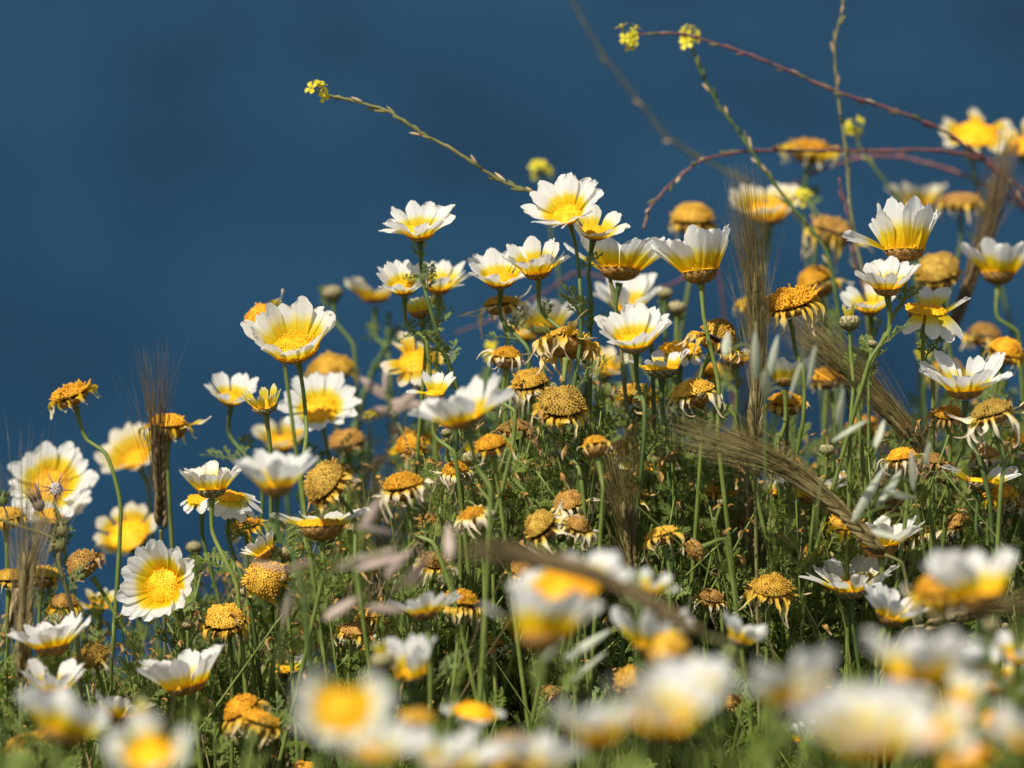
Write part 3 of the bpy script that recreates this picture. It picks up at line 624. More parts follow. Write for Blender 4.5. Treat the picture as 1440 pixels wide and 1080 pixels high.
spent('ragged head of twisted cream and gold petals left of the pale dome', 664, 722, 17, 100, 25, -.02, 'orange', 16, 1.7, 'petal_dry', 30, curl=1.6, wd=.5, leaves=1)
spent('ragged dry cream head right of the pale mustard dome', 812, 740, 17, 75, 12, 0, 'brown', 14, 1.6, 'petal_dry', 20, curl=1.6, wd=.55, leaves=1)
spent('rust and cream ragged head above the pale mustard dome', 800, 706, 19, 92, 16, .04, 'brown', 14, 1.3, 'petal_dry', 20, wd=.5)
spent('golden head with frayed petals right of the fan shaped ear', 930, 750, 21, 100, 10, .02, 'gold', 13, 1.2, 'petal_dull', 0)
spent('small dry brown head lying sideways right of the fan shaped ear', 975, 776, 15, 200, 10, -.02, 'brown', 14, .6, 'petal_dull', 70, cs=1.3, leaves=1)
spent('faded golden head blurred behind the centre stem', 896, 552, 24, 92, 15, .16, 'gold', 12, 1., 'petal_cream', 0)
spent('orange brown head low behind the small cupped daisy', 1105, 562, 24, 92, 10, .14, 'orange', 11, .8, 'petal_dull', -10)
spent('orange head blurred behind the slanting barley ear', 1165, 530, 24, 92, 14, .2, 'orange', 8, .6, 'petal_dull', -10)
spent('small bright orange ragged head left of the long bare stem', 1332, 580, 16, 100, 20, .06, 'orange', 12, 1.5, 'petal_brown', 20)
spent('dark brown seedy head blurred below the white daisy at left', 488, 618, 26, 95, 15, .24, 'brown', 10, .4, 'petal_brown', 0, shape=0)
spent('brown spent head low behind the pinkish oat stalk', 500, 884, 24, 92, 12, .04, 'brown', 10, .8, 'petal_dull', 0)
spent('blurred yellow head among the tan awns at the left edge', 60, 806, 22, 92, 14, .16, 'gold', 9, .9, 'petal_cream', 0)
spent('blurred orange head at the left edge by the thistle weed', 8, 722, 22, 92, 14, .12, 'gold', 9, .8, 'petal_dull', 0, leaves=0)
spent('blurred mustard head lower at the left edge in the awns', 14, 812, 24, 92, 14, .1, 'gold', 9, .8, 'petal_dull', 0)
spent('yellow orange head right of the flat daisy with raised petals', 1400, 690, 24, 92, 14, .08, 'orange', 11, .9, 'petal_cream', 0)
spent('yellow head with curled petals behind the tip of the lifted daisy', 1190, 734, 24, 92, 14, .03, 'gold', 12, 1.1, 'petal_lemon', 10)
spent('brown head behind the awns of the fan shaped ear', 885, 690, 20, 92, 12, .08, 'brown', 10, .8, 'petal_dull', -10)
spent('orange head just cut by the bottom edge at left', 432, 1082, 22, 92, 14, -.1, 'orange', 9, .6, 'petal_dull', 0)
spent('pinkish brown dry head behind the fanned oat spikelets', 1300, 700, 24, 92, 8, .14, 'brown', 14, .8, 'petal_brown', 10)
spent('ragged yellow head blurred left of the soft white daisy', 578, 622, 22, 100, 24, .18, 'orange', 13, 1.1, 'petal_cream', 20)
spent('pink tan ragged head at the right edge beside the olive one', 1385, 640, 19, 92, 8, .1, 'brown', 14, 1.1, 'petal_dry', 10)
spent('tan ragged head low at the right edge', 1432, 706, 20, 92, 8, .1, 'brown', 14, 1.1, 'petal_dry', 10)
spent('rust brown head blurred above the orange dome at right', 1385, 470, 22, 92, 12, .3, 'brown', 13, 1., 'petal_dull', 10)
spent('golden head blurred between the small cupped daisy and the fringe', 1058, 425, 20, 92, 12, .26, 'gold', 9, .7, 'petal_dull', 10)
spent('small tan head behind the left stems above the lowest leaves', 90, 850, 20, 92, 12, .12, 'brown', 12, 1., 'petal_cream', 10)
spent('amber head blurred behind the central white daisy stem', 1006, 520, 20, 92, 12, .24, 'orange', 9, .8, 'petal_cream', 10)
spent('tan dry head low in the leaves below the foreground white cup', 775, 970, 17, 92, 20, -.03, 'brown', 14, 1.1, 'petal_brown', 20)
spent('small brown dry head among leaves at the lower right centre', 1030, 985, 17, 92, 20, -.05, 'brown', 14, 1.1, 'petal_brown', 20)
spent('blurred tan head behind the arching barley ear base', 1262, 715, 22, 92, 12, .16, 'brown', 12, .9, 'petal_dull', 10)
spent('blurred rust head right of the brown tipped daisy', 1215, 672, 18, 92, 12, .2, 'brown', 11, .9, 'petal_brown', 0)
spent('orange head blurred between the spiky head and the right edge', 1425, 620, 20, 92, 12, .2, 'orange', 10, .9, 'petal_cream', 0)
spent('dull gold head low behind the crisp open daisy', 1150, 770, 19, 92, 16, .14, 'gold', 11, 1., 'petal_dry', 0)
spent('brown dry head low behind the tentacled golden dome', 1040, 730, 17, 92, 16, .12, 'brown', 12, 1.1, 'petal_dry', 10)
spent('gold head blurred left of the ragged twisted petal head', 620, 690, 19, 92, 14, .2, 'gold', 10, .9, 'petal_dull', 0)
spent('faded tan head behind the reddish brown one at centre', 745, 612, 18, 92, 14, .22, 'olive', 11, 1., 'petal_dry', 0)
spent('pale ragged head behind the crab like orange one', 600, 735, 18, 92, 14, .16, 'brown', 13, 1.2, 'petal_dry', 10)
spent('amber head low between the yellow bud and the low profile daisy', 520, 865, 19, 92, 14, .1, 'gold', 11, .9, 'petal_dull', 0)
spent('dry gold head low at the foot of the white stem cluster', 690, 905, 18, 92, 14, .06, 'gold', 11, 1., 'petal_dry', 0)
spent('ragged amber head between the soft white daisy stem and the small orange dome', 640, 660, 19, 98, 10, .04, 'orange', 13, 1.3, 'petal_dry', 10, leaves=1)
spent('torn yellow and brown head low right of the crab like orange one', 610, 790, 19, 95, 18, .05, 'brown', 14, 1.4, 'petal_dry', 10, wd=.5, leaves=1)
spent('crumpled tan head between the fan shaped ear and the mustard dome stem', 850, 668, 18, 85, 12, .09, 'brown', 13, 1.2, 'petal_dry', 0, leaves=1)
spent('faded gold head just left of the yellow stripped daisy', 870, 628, 18, 92, 14, .16, 'gold', 10, 1, 'petal_dull', 0, leaves=1)
spent('brown seedy head low below the pale mustard dome', 735, 800, 17, 95, 16, .04, 'brown', 12, 1, 'petal_dull', 0, leaves=1)
spent('small rusty head right of the plump opening bud stem', 705, 690, 16, 80, 14, .1, 'brown', 13, 1.2, 'petal_dry', 0, leaves=1)
spent('golden drooping head below the arching ear near the olive stems', 1010, 690, 19, 92, 8, .1, 'gold', 13, 1.2, 'petal_dull', 0, leaves=1)
spent('pale crumpled head low left of the tentacled golden dome', 1000, 840, 17, 92, 18, .04, 'brown', 13, 1.3, 'petal_dry', 10, leaves=1)
spent('orange blurred head left of the spiky dark orange one', 1215, 600, 22, 92, 12, .24, 'orange', 10, .9, 'petal_cream', 0, leaves=1)
spent('dusty brown head behind the lifted daisy near the dark ear', 1290, 748, 20, 92, 12, .1, 'brown', 13, 1.1, 'petal_dry', 10, leaves=1)
spent('tan curled head between the flat daisy and the blurred cup', 1345, 735, 19, 92, 12, .1, 'brown', 14, 1.2, 'petal_dry', 10, leaves=1)
spent('faint amber head blurred under the open daisy with hanging petals', 1330, 520, 22, 92, 12, .3, 'gold', 12, 1., 'petal_cream', 0, leaves=1)
spent('frayed gold head below the left edge awns', 95, 985, 19, 92, 12, .0, 'gold', 12, 1.2, 'petal_dull', 0, leaves=1)
spent('broken orange head left of the opening half stripped daisy', 345, 735, 19, 110, 16, .12, 'orange', 11, 1.2, 'petal_cream', 0, leaves=1)
spent('brown blurred head under the blurred white daisy at the thick stem', 470, 660, 20, 92, 12, .2, 'brown', 12, 1, 'petal_dull', 0, leaves=1)
daisy('cream daisy blurred between the bent head and the golden domed one', 850, 520, 42, 92, 20, 20, .25, n=11, kind='petal_cream', jit=1.8)
daisy('pale daisy blurred behind the stems of the two highest blooms', 740, 470, 40, 92, 15, 25, .3, n=11, kind='petal_cream', jit=1.6)
daisy('half hidden white daisy behind the tall olive brown ear', 1035, 505, 40, 92, 8, 20, .2, n=11, kind='petal_cream', jit=1.5)
daisy('blurred white cup between the enormous cream one and the edge', 1440, 1045, 66, 92, 4, 36, -.9, n=12, kind='petal_short', leaves=0)
# ---------------------------------------------------------------- buds
bud('round brown bud standing blurred against the sea at left', 468, 411, 14, 95, 0, .3, path=((480, 440), (498, 490)))
bud('lower round bud of the blurred pair right of the centre daisies', 952, 432, 13, 88, 0, .2, path=((962, 470),))
bud('upper round bud of the blurred pair right of the centre daisies', 935, 412, 11, 90, 0, .24)
bud('scaly bud with pale yellow tips on a straight green stem at right', 1195, 452, 15, 92, 0, -.03, 8, path=((1201, 490), (1200, 540), (1196, 600)))
bud('tiny brown bud between two stems below the scaly bud', 1227, 483, 7, 80, 0, .0, path=((1226, 510),))
bud('single brown bud above the brown tipped daisy', 1163, 632, 11, 85, 0, -.02, path=((1155, 660), (1148, 690)))
bud('tiny green brown bud left of the opening bud at centre', 628, 608, 8, 95, 0, -.02, path=((632, 640), (650, 690)))
bud('plump opening bud with lemon tips beside the small orange dome', 664, 642, 15, 105, 0, -.03, 8, path=((672, 665), (690, 710)))
bud('small scaly bud right of the spreading daisy at lower left', 264, 878, 9, 90, 0, -.03, path=((264, 905),))
bud('pinkish bud blurred right of the facing daisy', 273, 769, 11, 92, 0, .18)
bud('small round bud low in the middle by the yellow stem', 781, 774, 8, 92, 0, .0)
bud('tiny pinkish bud left of the tan barley stems', 1015, 706, 7, 70, 0, .0)
bud('blurred brown bud on a dark stem at the lower right', 1392, 880, 13, 90, 0, -.5, path=((1405, 930), (1425, 1000)))
bud('small bud with white tips right of the tilted white daisy', 1276, 834, 9, 70, 0, -.02, 6, pk='petal')
bud('blurred yellow bud left of the half open white daisy', 538, 928, 17, 100, 0, -.34, 8)
bud('blurred pale yellow bud left of the lower right white blur', 975, 935, 14, 110, 0, -.4, 6)
bud('small knobbly green bud beneath the half open daisy at left', 402, 776, 12, 90, 0, -.02)
bud('small pale bud on the brown curved twig beside the mustard dome', 345, 832, 9, 100, 0, .0)
bud('tiny green bud at the leafy foot of the facing daisy', 1018, 762, 7, 90, 0, .02)
bud('blurred yellow bud above the heavily blurred bottom left daisy', 200, 1010, 18, 90, 0, -.55, 6)
bud('small brown bud low among the right hand leaves', 1412, 880, 7, 90, 0, -.05)


# ---------------------------------------------------------------- barley ears
def barley(label, b, t, ddb, ddt, w, n, key, path=(), grain=.42, curve=(0, 0), rad=.00022, lean=None, seed=1):
    """an ear from base pixel b to awn tip pixel t; w = half width of the brush at the tip in pixels"""
    rng = random.Random(seed * 7 + 1); B, T_ = at(*b, ddb), at(*t, ddt); rad *= .78; n = int(n * 1.15); A = T_ - B; L = A.length; d = A.normalized()
    s1 = d.cross(BK).normalized(); s2 = d.cross(s1).normalized(); W = w * FOC / FPX
    bendv = s1 * (curve[0] * FOC / FPX)
    def ctr(q): return B + A * q + bendv * (4 * q * (1 - q))
    P = [B, B - d * .012]
    for (x, y) in path: P.append(at(x, y, ddb))
    l = P[-1]; h = max(.02, l.z - gz(l.x, l.y)); lean = lean or (.0, .0)
    P.append(Vector((l.x + lean[0] * h * .6, l.y + lean[1] * h * .5, l.z - h * .5))); P.append(ground_at(l.x + lean[0] * h, l.y + lean[1] * h))
    G = P[-1].copy(); e = thing('barley_ear', label, 'barley ear', G, 'bristly wild barley ears')
    mb = MB(); pts = spline(P, 7); tube(mb, [p - G for p in pts], [.0011] * len(pts), 6); link('stem', mb.mesh('stem', M['straw' if 'tan' in key else 'stem_olive']), e)
    gm, am = MB(), MB(); ng = 30
    for k in range(ng):
        q = grain * k / ng; p = ctr(q); a = k * 2.1 + rng.uniform(-.3, .3)
        o = (s1 * math.cos(a) + s2 * math.sin(a)); gd = (d + o * .22).normalized(); gl = L * .085
        pp = [p + o * .0018 + gd * gl * z for z in (0, .25, .55, .85, 1)]; tube(gm, [v - G for v in pp], [.0003, .0016, .0018, .0007, .0002], 5)
    for k in range(n):
        q = grain * rng.random() ** 1.1; p = ctr(q); a = rng.uniform(0, 6.28); o = s1 * math.cos(a) + s2 * math.sin(a)
        sp = rng.random() ** .7 * (1.9 if rng.random() < .16 else 1.); e1 = rng.uniform(.74, 1.0)
        end = ctr(e1) + o * W * sp * rng.uniform(.5, 1.1); mid = ctr(q + (e1 - q) * .5) + o * W * sp * .40
        pp = spline([p + o * .0012, mid, end], 4); m = len(pp)
        tube(am, [v - G for v in pp], [rad * (1.25 - 1.1 * i / (m - 1)) for i in range(m)], 3)
    link('grain_spike', gm.mesh('grain_spike', M[key]), e); link('awn_brush', am.mesh('awn_brush', M[key]), e)
    return e
barley('dark brown upright barley ear left of the spent orange head at left', (226, 745), (216, 478), .05, .02, 42, 90, 'barley_dark', lean=(.02, 0), seed=1, grain=.5)
barley('tall olive brown upright barley ear right of the wide cupped daisy', (1060, 640), (1040, 225), -.05, -.03, 40, 230, 'barley', lean=(.02, 0), seed=2, grain=.55, curve=(14, 0))
barley('tan barley ear standing directly below the tall olive one', (1056, 800), (1052, 470), .03, .03, 34, 90, 'barley_olive', seed=3, grain=.5)
barley('thick slanting barley ear pointing up left behind the daisies', (1345, 690), (1085, 430), .05, .08, 46, 300, 'barley', lean=(.3, 0), seed=4, curve=(14, 0), rad=.0003)
barley('dark arching barley ear lying across the low white daisy', (1244, 780), (930, 600), -.08, -.07, 36, 210, 'barley', lean=(.15, 0), seed=5, grain=.3, curve=(36, 0), rad=.0003)
barley('blurred olive barley ear leaning right at the upper right', (1335, 470), (1425, 175), .22, .24, 34, 130, 'barley_dark', lean=(-.12, 0), seed=6, rad=.0004, curve=(8, 0))
barley('fan shaped tan barley ear in the middle of the green leaves', (890, 815), (855, 590), -.05, -.05, 60, 100, 'barley', seed=7, curve=(4, 0))
barley('heavily blurred brown barley ear drooping across the foreground', (990, 895), (640, 772), -.62, -.62, 18, 100, 'barley_dark', lean=(.5, 0), seed=8, curve=(24, 0), rad=.0006, grain=.7)
barley('tan barley ear with reddish awns at the left edge', (30, 960), (45, 590), -.12, -.08, 85, 90, 'barley', seed=9, rad=.00016)
barley('dark barley ear hidden among stems under the pale oat leaves', (1300, 870), (1268, 660), .08, .08, 40, 90, 'barley_dark', seed=10)
barley('thin dark barley ear behind the low half open daisy', (545, 900), (520, 640), .06, .06, 44, 60, 'barley_dark', seed=11)
barley('dark barley ear lying sideways at the right edge', (1300, 880), (1475, 835), -.1, -.12, 30, 120, 'barley', lean=(-.4, 0), seed=12)
barley('faint brown barley ear behind the left edge blooms', (5, 900), (95, 640), .06, .06, 50, 60, 'barley_tan', seed=13)

# ---------------------------------------------------------------- wild oats
def oat_geo(L, W):
    mb = MB()
    for s in (-1, 1):
        v = []; f = []; nv = 8
        for j in range(nv + 1):
            t = j / nv; w_ = W * math.sin(math.pi * min(1, t * .96 + .04)) ** .7 * (1 - .35 * t)
            for u in (-1, -.5, 0, .5, 1): v.append(Vector((L * t, u * w_, s * (W * .35 * (1 - u * u) * math.sin(math.pi * t) + W * .15 * t))))
        f = [(j * 5 + i, j * 5 + i + 1, j * 5 + i + 6, j * 5 + i + 5) for j in range(nv) for i in range(4)]
        mb.add(v, f)
    return mb
def oat(label, path, spikes, dd, key, w=8, cat='oat stalk', stem_key='grass'):
    P = [at(x, y, dd) for x, y in path]; l = P[-1]; P.append(ground_at(l.x + .12, l.y + .25)); G = P[-1].copy()
    e = thing('wild_oat', label, cat, G, 'wild oat stalks')
    pts = spline(P, 7); mb = MB(); tube(mb, [p - G for p in pts], [.0005] * len(pts), 6); link('stem', mb.mesh('stem', M[stem_key]), e)
    for (x0, y0, x1, y1) in spikes:
        a, b = at(x0, y0, dd), at(x1, y1, dd + U(-.03, .03)); d = b - a; L = d.length
        s = link('spikelet', oat_geo(L, w * (FOC + dd) / FPX).mesh('spikelet', M[key]), e, leaf_matrix(a - G, d, 1., U(0, 3)))
        near = min(pts, key=lambda p: (p - a).length); m2 = MB(); 
        mid = (near + a) / 2 + Vector((0, 0, .006)); q = spline([near - a, mid - a, Vector((0, 0, 0))], 4)
        tube(m2, q, [.0005] * len(q), 4); pd = link('stalk', m2.mesh('stalk', M[stem_key]), s)
        pd.matrix_basis = s.matrix_basis.to_3x3().inverted().to_4x4()
oat('pale green oat stalk with blurred spikelets beside the olive barley ear', [(1062, 455), (1075, 560), (1080, 700)], [(1063, 535, 1062, 462), (1020, 500, 1024, 466), (1082, 530, 1094, 470), (1135, 545, 1148, 482), (1110, 560, 1128, 505), (1078, 560, 1075, 520)], -.22, 'oat_pale', 8)
oat('pale grey oat stalk with long spikelets above the arching barley ear', [(1184, 540), (1160, 640), (1150, 760)], [(1178, 600, 1186, 545), (1170, 620, 1222, 590), (1230, 630, 1244, 590)], -.22, 'oat_pale', 8)
oat('pale blurred oat stalk with fanned spikelets at the right', [(1284, 655), (1290, 720), (1310, 820)], [(1198, 735, 1245, 655), (1235, 712, 1268, 660), (1240, 690, 1290, 702), (1225, 745, 1270, 760), (1284, 690, 1282, 632), (1300, 655, 1308, 620)], -.2, 'oat_pale', 8)
oat('pinkish dry oat stalk blurred in front of the leaves at centre left', [(545, 770), (470, 800), (400, 880), (392, 960)], [(470, 800, 560, 770), (425, 805, 345, 790), (500, 800, 580, 778), (540, 815, 580, 770), (410, 830, 395, 880), (455, 870, 505, 840), (545, 840, 615, 770), (515, 855, 570, 858), (400, 800, 440, 790), (510, 745, 535, 700), (495, 740, 555, 750)], -.42, 'oat_pink', 9)
oat('dry pinkish oat stalk blurred behind between the white blooms', [(545, 560), (548, 640), (545, 760)], [(545, 560, 505, 530), (548, 585, 590, 545), (548, 575, 500, 590), (545, 600, 575, 610), (545, 640, 505, 665), (540, 560, 545, 510), (548, 565, 610, 575)], .32, 'oat_pink', 10)
oat('single tan oat spikelet standing blurred in the centre', [(633, 790), (640, 860)], [(633, 790, 630, 735), (575, 830, 600, 780)], -.4, 'oat_pink', 9)
oat('blurred pale grass sprig in the lower centre', [(795, 900), (790, 1000)], [(760, 935, 795, 895), (800, 960, 855, 915), (790, 930, 860, 885)], -.35, 'oat_pale', 8, stem_key='grass')
# ---------------------------------------------------------------- mustard stalks
def flower_geo(s, rng):
    mb = MB(); 
    for k in range(4):
        a = k * math.pi / 2 + .3; v = []; c, sn = math.cos(a), math.sin(a)
        for (x, y, z) in ((.1, -.1, 0), (.1, .1, 0), (.6, .38, .16), (1., .3, .1), (1., -.3, .1), (.6, -.38, .16), (.65, 0, .05)):
            v.append(Vector((x * c - y * sn, x * sn + y * c, z + .1)) * s)
        mb.add(v, [(0, 1, 6), (1, 2, 6), (2, 3, 6), (3, 4, 6), (4, 5, 6), (5, 0, 6)])
    tube(mb, [Vector((0, 0, z)) * s for z in (-.7, -.2, .15, .45)], [.06 * s, .15 * s, .2 * s, .1 * s], 6)
    return mb
def mustard(label, path, dd, key='stem_olive', r=.0011, flowers=(), pods=8, dd2=None, toground=True, name='mustard_stalk', fl=.0042):
    rng = random.Random(len(label) * 3 + pods); n = len(path); dd2 = dd if dd2 is None else dd2
    P = [at(x, y, dd + (dd2 - dd) * i / max(1, n - 1)) for i, (x, y) in enumerate(path)]; l = P[-1]
    if toground:
        h = l.z - gz(l.x, l.y); P.append(Vector((l.x + .02, l.y, l.z - h * .5))); P.append(ground_at(l.x + .03, l.y))
    G = P[-1].copy(); e = thing(name, label, 'mustard stalk', G, 'mustard stalks with yellow flowers')
    pts = spline(P, 8); m = len(pts); mb = MB()
    tube(mb, [p - G + Vector((rng.uniform(-1, 1), rng.uniform(-1, 1), rng.uniform(-1, 1))) * r * .25 for p in pts], [r * .85 * (.7 + .6 * i / m) * (rng.uniform(1.2, 1.55) if i % 5 == 0 else rng.uniform(.8, 1.05)) for i in range(m)], 7)
    link('stem', mb.mesh('stem', M[key]), e); pods = int(pods * 1.6)
    vis = 8 * (n - 1)
    for k in range(pods):
        i = min(m - 2, int(4 + (vis - 6) * (k + rng.random() * .7) / max(1, pods))); p = pts[i]; d = (pts[i] - pts[i + 1]).normalized(); x, y = frame_of(d); a = rng.uniform(0, 6.28)
        o = (x * math.cos(a) + y * math.sin(a)); L = rng.uniform(.005, .009); q = (d * .95 + o * rng.uniform(.15, .5)).normalized(); mb = MB()
        tube(mb, [p - G + o * r * .5 + q * L * z for z in (0, .2, .5, .8, 1.)], [.0003, .0009, .001, .0007, .0002], 6); link('seed_pod', mb.mesh('seed_pod', M[rng.choice([key, 'stem_olive', 'stem_dry'])]), e)
    for (x, y, cnt, sp) in flowers:
        c = at(x, y, dd)
        for k in range(cnt):
            o = Vector((rng.uniform(-1, 1), rng.uniform(-1, 1), rng.uniform(-1, 1))) * sp * FOC / FPX; ax = (o.normalized() + Vector((0, -.3, .5))).normalized()
            fo = link('flower', flower_geo(fl * rng.uniform(.8, 1.1), rng).mesh('flower', M['mustard']), e, head_matrix(c + o - G, ax, 1., rng.uniform(0, 6)))
            st = min(pts, key=lambda p: (p - c).length); mb = MB(); tube(mb, [st - G, c + o - G - ax * fl * .6], [.0004, .0004], 5); link('flower_stalk', mb.mesh('flower_stalk', M['stem']), e)
mustard('long bare mustard stalk arching left with a yellow tip against the sea', [(450, 132), (490, 140), (545, 156), (590, 186), (640, 212), (700, 252), (750, 272), (815, 300), (860, 400), (880, 560)], .06, 'stem_olive', .0013, [(446, 126, 5, 9)], 18)
mustard('reddish mustard stalk sweeping down right from a yellow flower at the top', [(893, 48), (960, 48), (1040, 72), (1110, 100), (1180, 130), (1260, 156), (1330, 186), (1400, 240), (1460, 330)], .17, 'stem_red', .0012, [(882, 50, 7, 14)], 18, .24)
mustard('green mustard stalk hanging from the second yellow flower at the top', [(970, 62), (985, 100), (1010, 145), (1045, 195), (1075, 240), (1110, 285), (1160, 350), (1180, 450)], .2, 'stem_dark', .0013, [(972, 46, 6, 12), (966, 62, 3, 8)], 12)
mustard('blurred grey green stalk slanting down from the top edge', [(790, -30), (812, 15), (850, 80), (905, 150), (935, 190), (985, 222), (1060, 262), (1140, 330)], .5, 'stem_dark_brown', .0014, (), 4)
mustard('thin upright tan stalk rising past the top edge at right', [(1190, -40), (1183, 20), (1174, 60), (1178, 130), (1190, 220), (1197, 300), (1215, 400)], .22, 'stem_olive', .001, (), 8)
mustard('brown stalk arching over flat above the right hand blooms', [(905, 320), (915, 292), (940, 262), (985, 226), (1040, 214), (1110, 212), (1220, 212), (1330, 212), (1390, 230), (1450, 290)], .15, 'stem_red', .0012, (), 14, .3)
mustard('purplish blurred arching stem below the flat brown one at right', [(1110, 262), (1160, 236), (1210, 222), (1260, 220), (1320, 234), (1370, 252), (1430, 285), (1470, 330)], .42, 'stem_red', .0015, (), 3)
mustard('blurred yellow mustard flower standing just above the highest daisy', [(763, 246), (766, 270), (775, 330), (790, 420)], .42, 'stem', .001, [(763, 240, 8, 13)], 1)
mustard('small yellow flower cluster beside the thin upright stalk', [(1200, 186), (1212, 212), (1240, 250), (1275, 300)], .33, 'stem', .0011, [(1201, 175, 6, 10)], 3)
mustard('blurred yellow mustard flower right of the cream daisy', [(1130, 284), (1132, 340), (1140, 420)], .33, 'stem', .001, [(1130, 278, 5, 10)], 1)
mustard('small blurred yellow mustard flower behind the curled brown head', [(688, 500), (690, 560)], .28, 'stem', .001, [(687, 492, 6, 11)], 1)
mustard('tiny yellow mustard flower behind the dry oat stalk', [(520, 592), (522, 650)], .18, 'stem', .0009, [(520, 584, 3, 6)], 1)
mustard('pinkish bare branch blurred behind the top row of blooms', [(640, 468), (700, 446), (760, 415), (810, 385), (870, 395), (930, 405), (975, 385), (1010, 380)], .4, 'stem_red', .001, (), 2)
mustard('thick twisted green branch blurred behind the large cupped daisy at left', [(548, 440), (545, 480), (525, 520), (510, 560), (498, 610), (490, 680)], .36, 'stem_dark', .0026, (), 2)
mustard('pale yellow flower blurred behind the right hand stems', [(1300, 500), (1300, 560)], .25, 'stem', .001, [(1298, 492, 4, 8)], 1)
mustard('thin pink stem running down the right centre', [(1180, 250), (1195, 320), (1205, 380), (1225, 440), (1228, 520)], .2, 'stem_red', .0009, (), 6)

# ---------------------------------------------------------------- sow thistle at the left
def sow_thistle():
    rng = random.Random(5); dd = -.06
    P = [at(*p, dd) for p in ((74, 706), (82, 722), (66, 742), (82, 785), (94, 830), (105, 875), (112, 940))]; P[2] = at(90, 760, dd)
    G = ground_at(P[-1].x, P[-1].y); P.append(G.copy())
    e = thing('sow_thistle', 'thin weed with a burst spiky seed head in front of the left blooms', 'sow thistle', G)
    pts = spline(P, 7); mb = MB(); tube(mb, [p - G for p in pts], [.0005 + .0009 * min(1, i / 20) for i in range(len(pts))], 7); link('stem', mb.mesh('stem', M['stem_olive']), e)
    c = at(79, 688, dd); mb = MB(); rr = .0032
    for k in range(60):
        q = (k + .5) / 60; a = k * 2.4; z = 1 - 2 * q; s = math.sqrt(1 - z * z); n = Vector((s * math.cos(a), s * math.sin(a), z)); tube(mb, [n * rr * .2, n * rr, n * rr * 1.3], [.0009, .0008, .0002], 5)
    h = link('seed_head', mb.mesh('seed_head', M['fluff']), e, Matrix.Translation(c - G))
    for (dx, dy, dz, L) in ((-14, 26, 0, 1), (12, 28, 0, .9), (16, 20, 4, .8), (30, -2, 0, 1), (-30, -4, 0, .9), (-26, 6, 5, .9), (-5, -30, 0, 1), (4, -26, 5, .9), (-2, -32, -6, .8), (8, 30, -6, .9), (20, 12, 8, .6), (14, -18, 0, .6), (-18, -14, 4, .7)):
        d = (RT * dx + UP * dy + BK * dz * 3) * FOC / FPX * L * .9; mb = MB(); tube(mb, [d * .1, d * .5, d], [.0007, .0004, .0001], 5); link('bract', mb.mesh('bract', M['purplish']), e, Matrix.Translation(c - G))
    def small(px, py, r, az, spiky, key, frm):
        cc = at(px, py, dd); ax = axis(az, 0); x, y = frame_of(ax); mb = MB(); r *= FOC / FPX
        tube(mb, [ax * r * z for z in (-1.4, -.9, -.2, .5, 1.1)], [r * .3, r * .85, r, r * .75, r * .45], 10)
        for k in range(14 if spiky else 9):
            a = k * 2.4; o = x * math.cos(a) + y * math.sin(a); L = r * (rng.uniform(1.4, 2.8) if spiky else .7)
            tube(mb, [ax * r * .3 + o * r * .75, ax * (r * .8 + L * .3) + o * r * .95, ax * (r * .8 + L) + o * r * rng.uniform(.8, 1.9)], [.0006, .0004, .0001], 4)
        b = link('dry_bud', mb.mesh('dry_bud', M[key]), e, Matrix.Translation(cc - G)); mb = MB()
        f = at(*frm, dd) - cc; tube(mb, spline([f, (f - ax * r) / 2 + RT * .001, -ax * r], 4), [.0005] * 9, 5); link('stalk', mb.mesh('stalk', M['stem_olive']), b)
    small(53, 707, 9, 115, True, 'purplish', (67, 745)); small(88, 742, 9, 95, False, 'stem_olive', (90, 775)); small(80, 768, 8, 172, False, 'calyx_green', (93, 775)); small(5, 700, 8, 80, False, 'stem_dark', (12, 740))
    mb = MB(); q = spline([at(-20, 722, dd), at(20, 738, dd), at(60, 750, dd), at(88, 765, dd)], 6); tube(mb, [p - G for p in q], [.0008] * len(q), 6); link('side_branch', mb.mesh('side_branch', M['stem_olive']), e)
    add_leaves(e, G, pts, 4, .3, .8, rng, .012, .03)
sow_thistle()

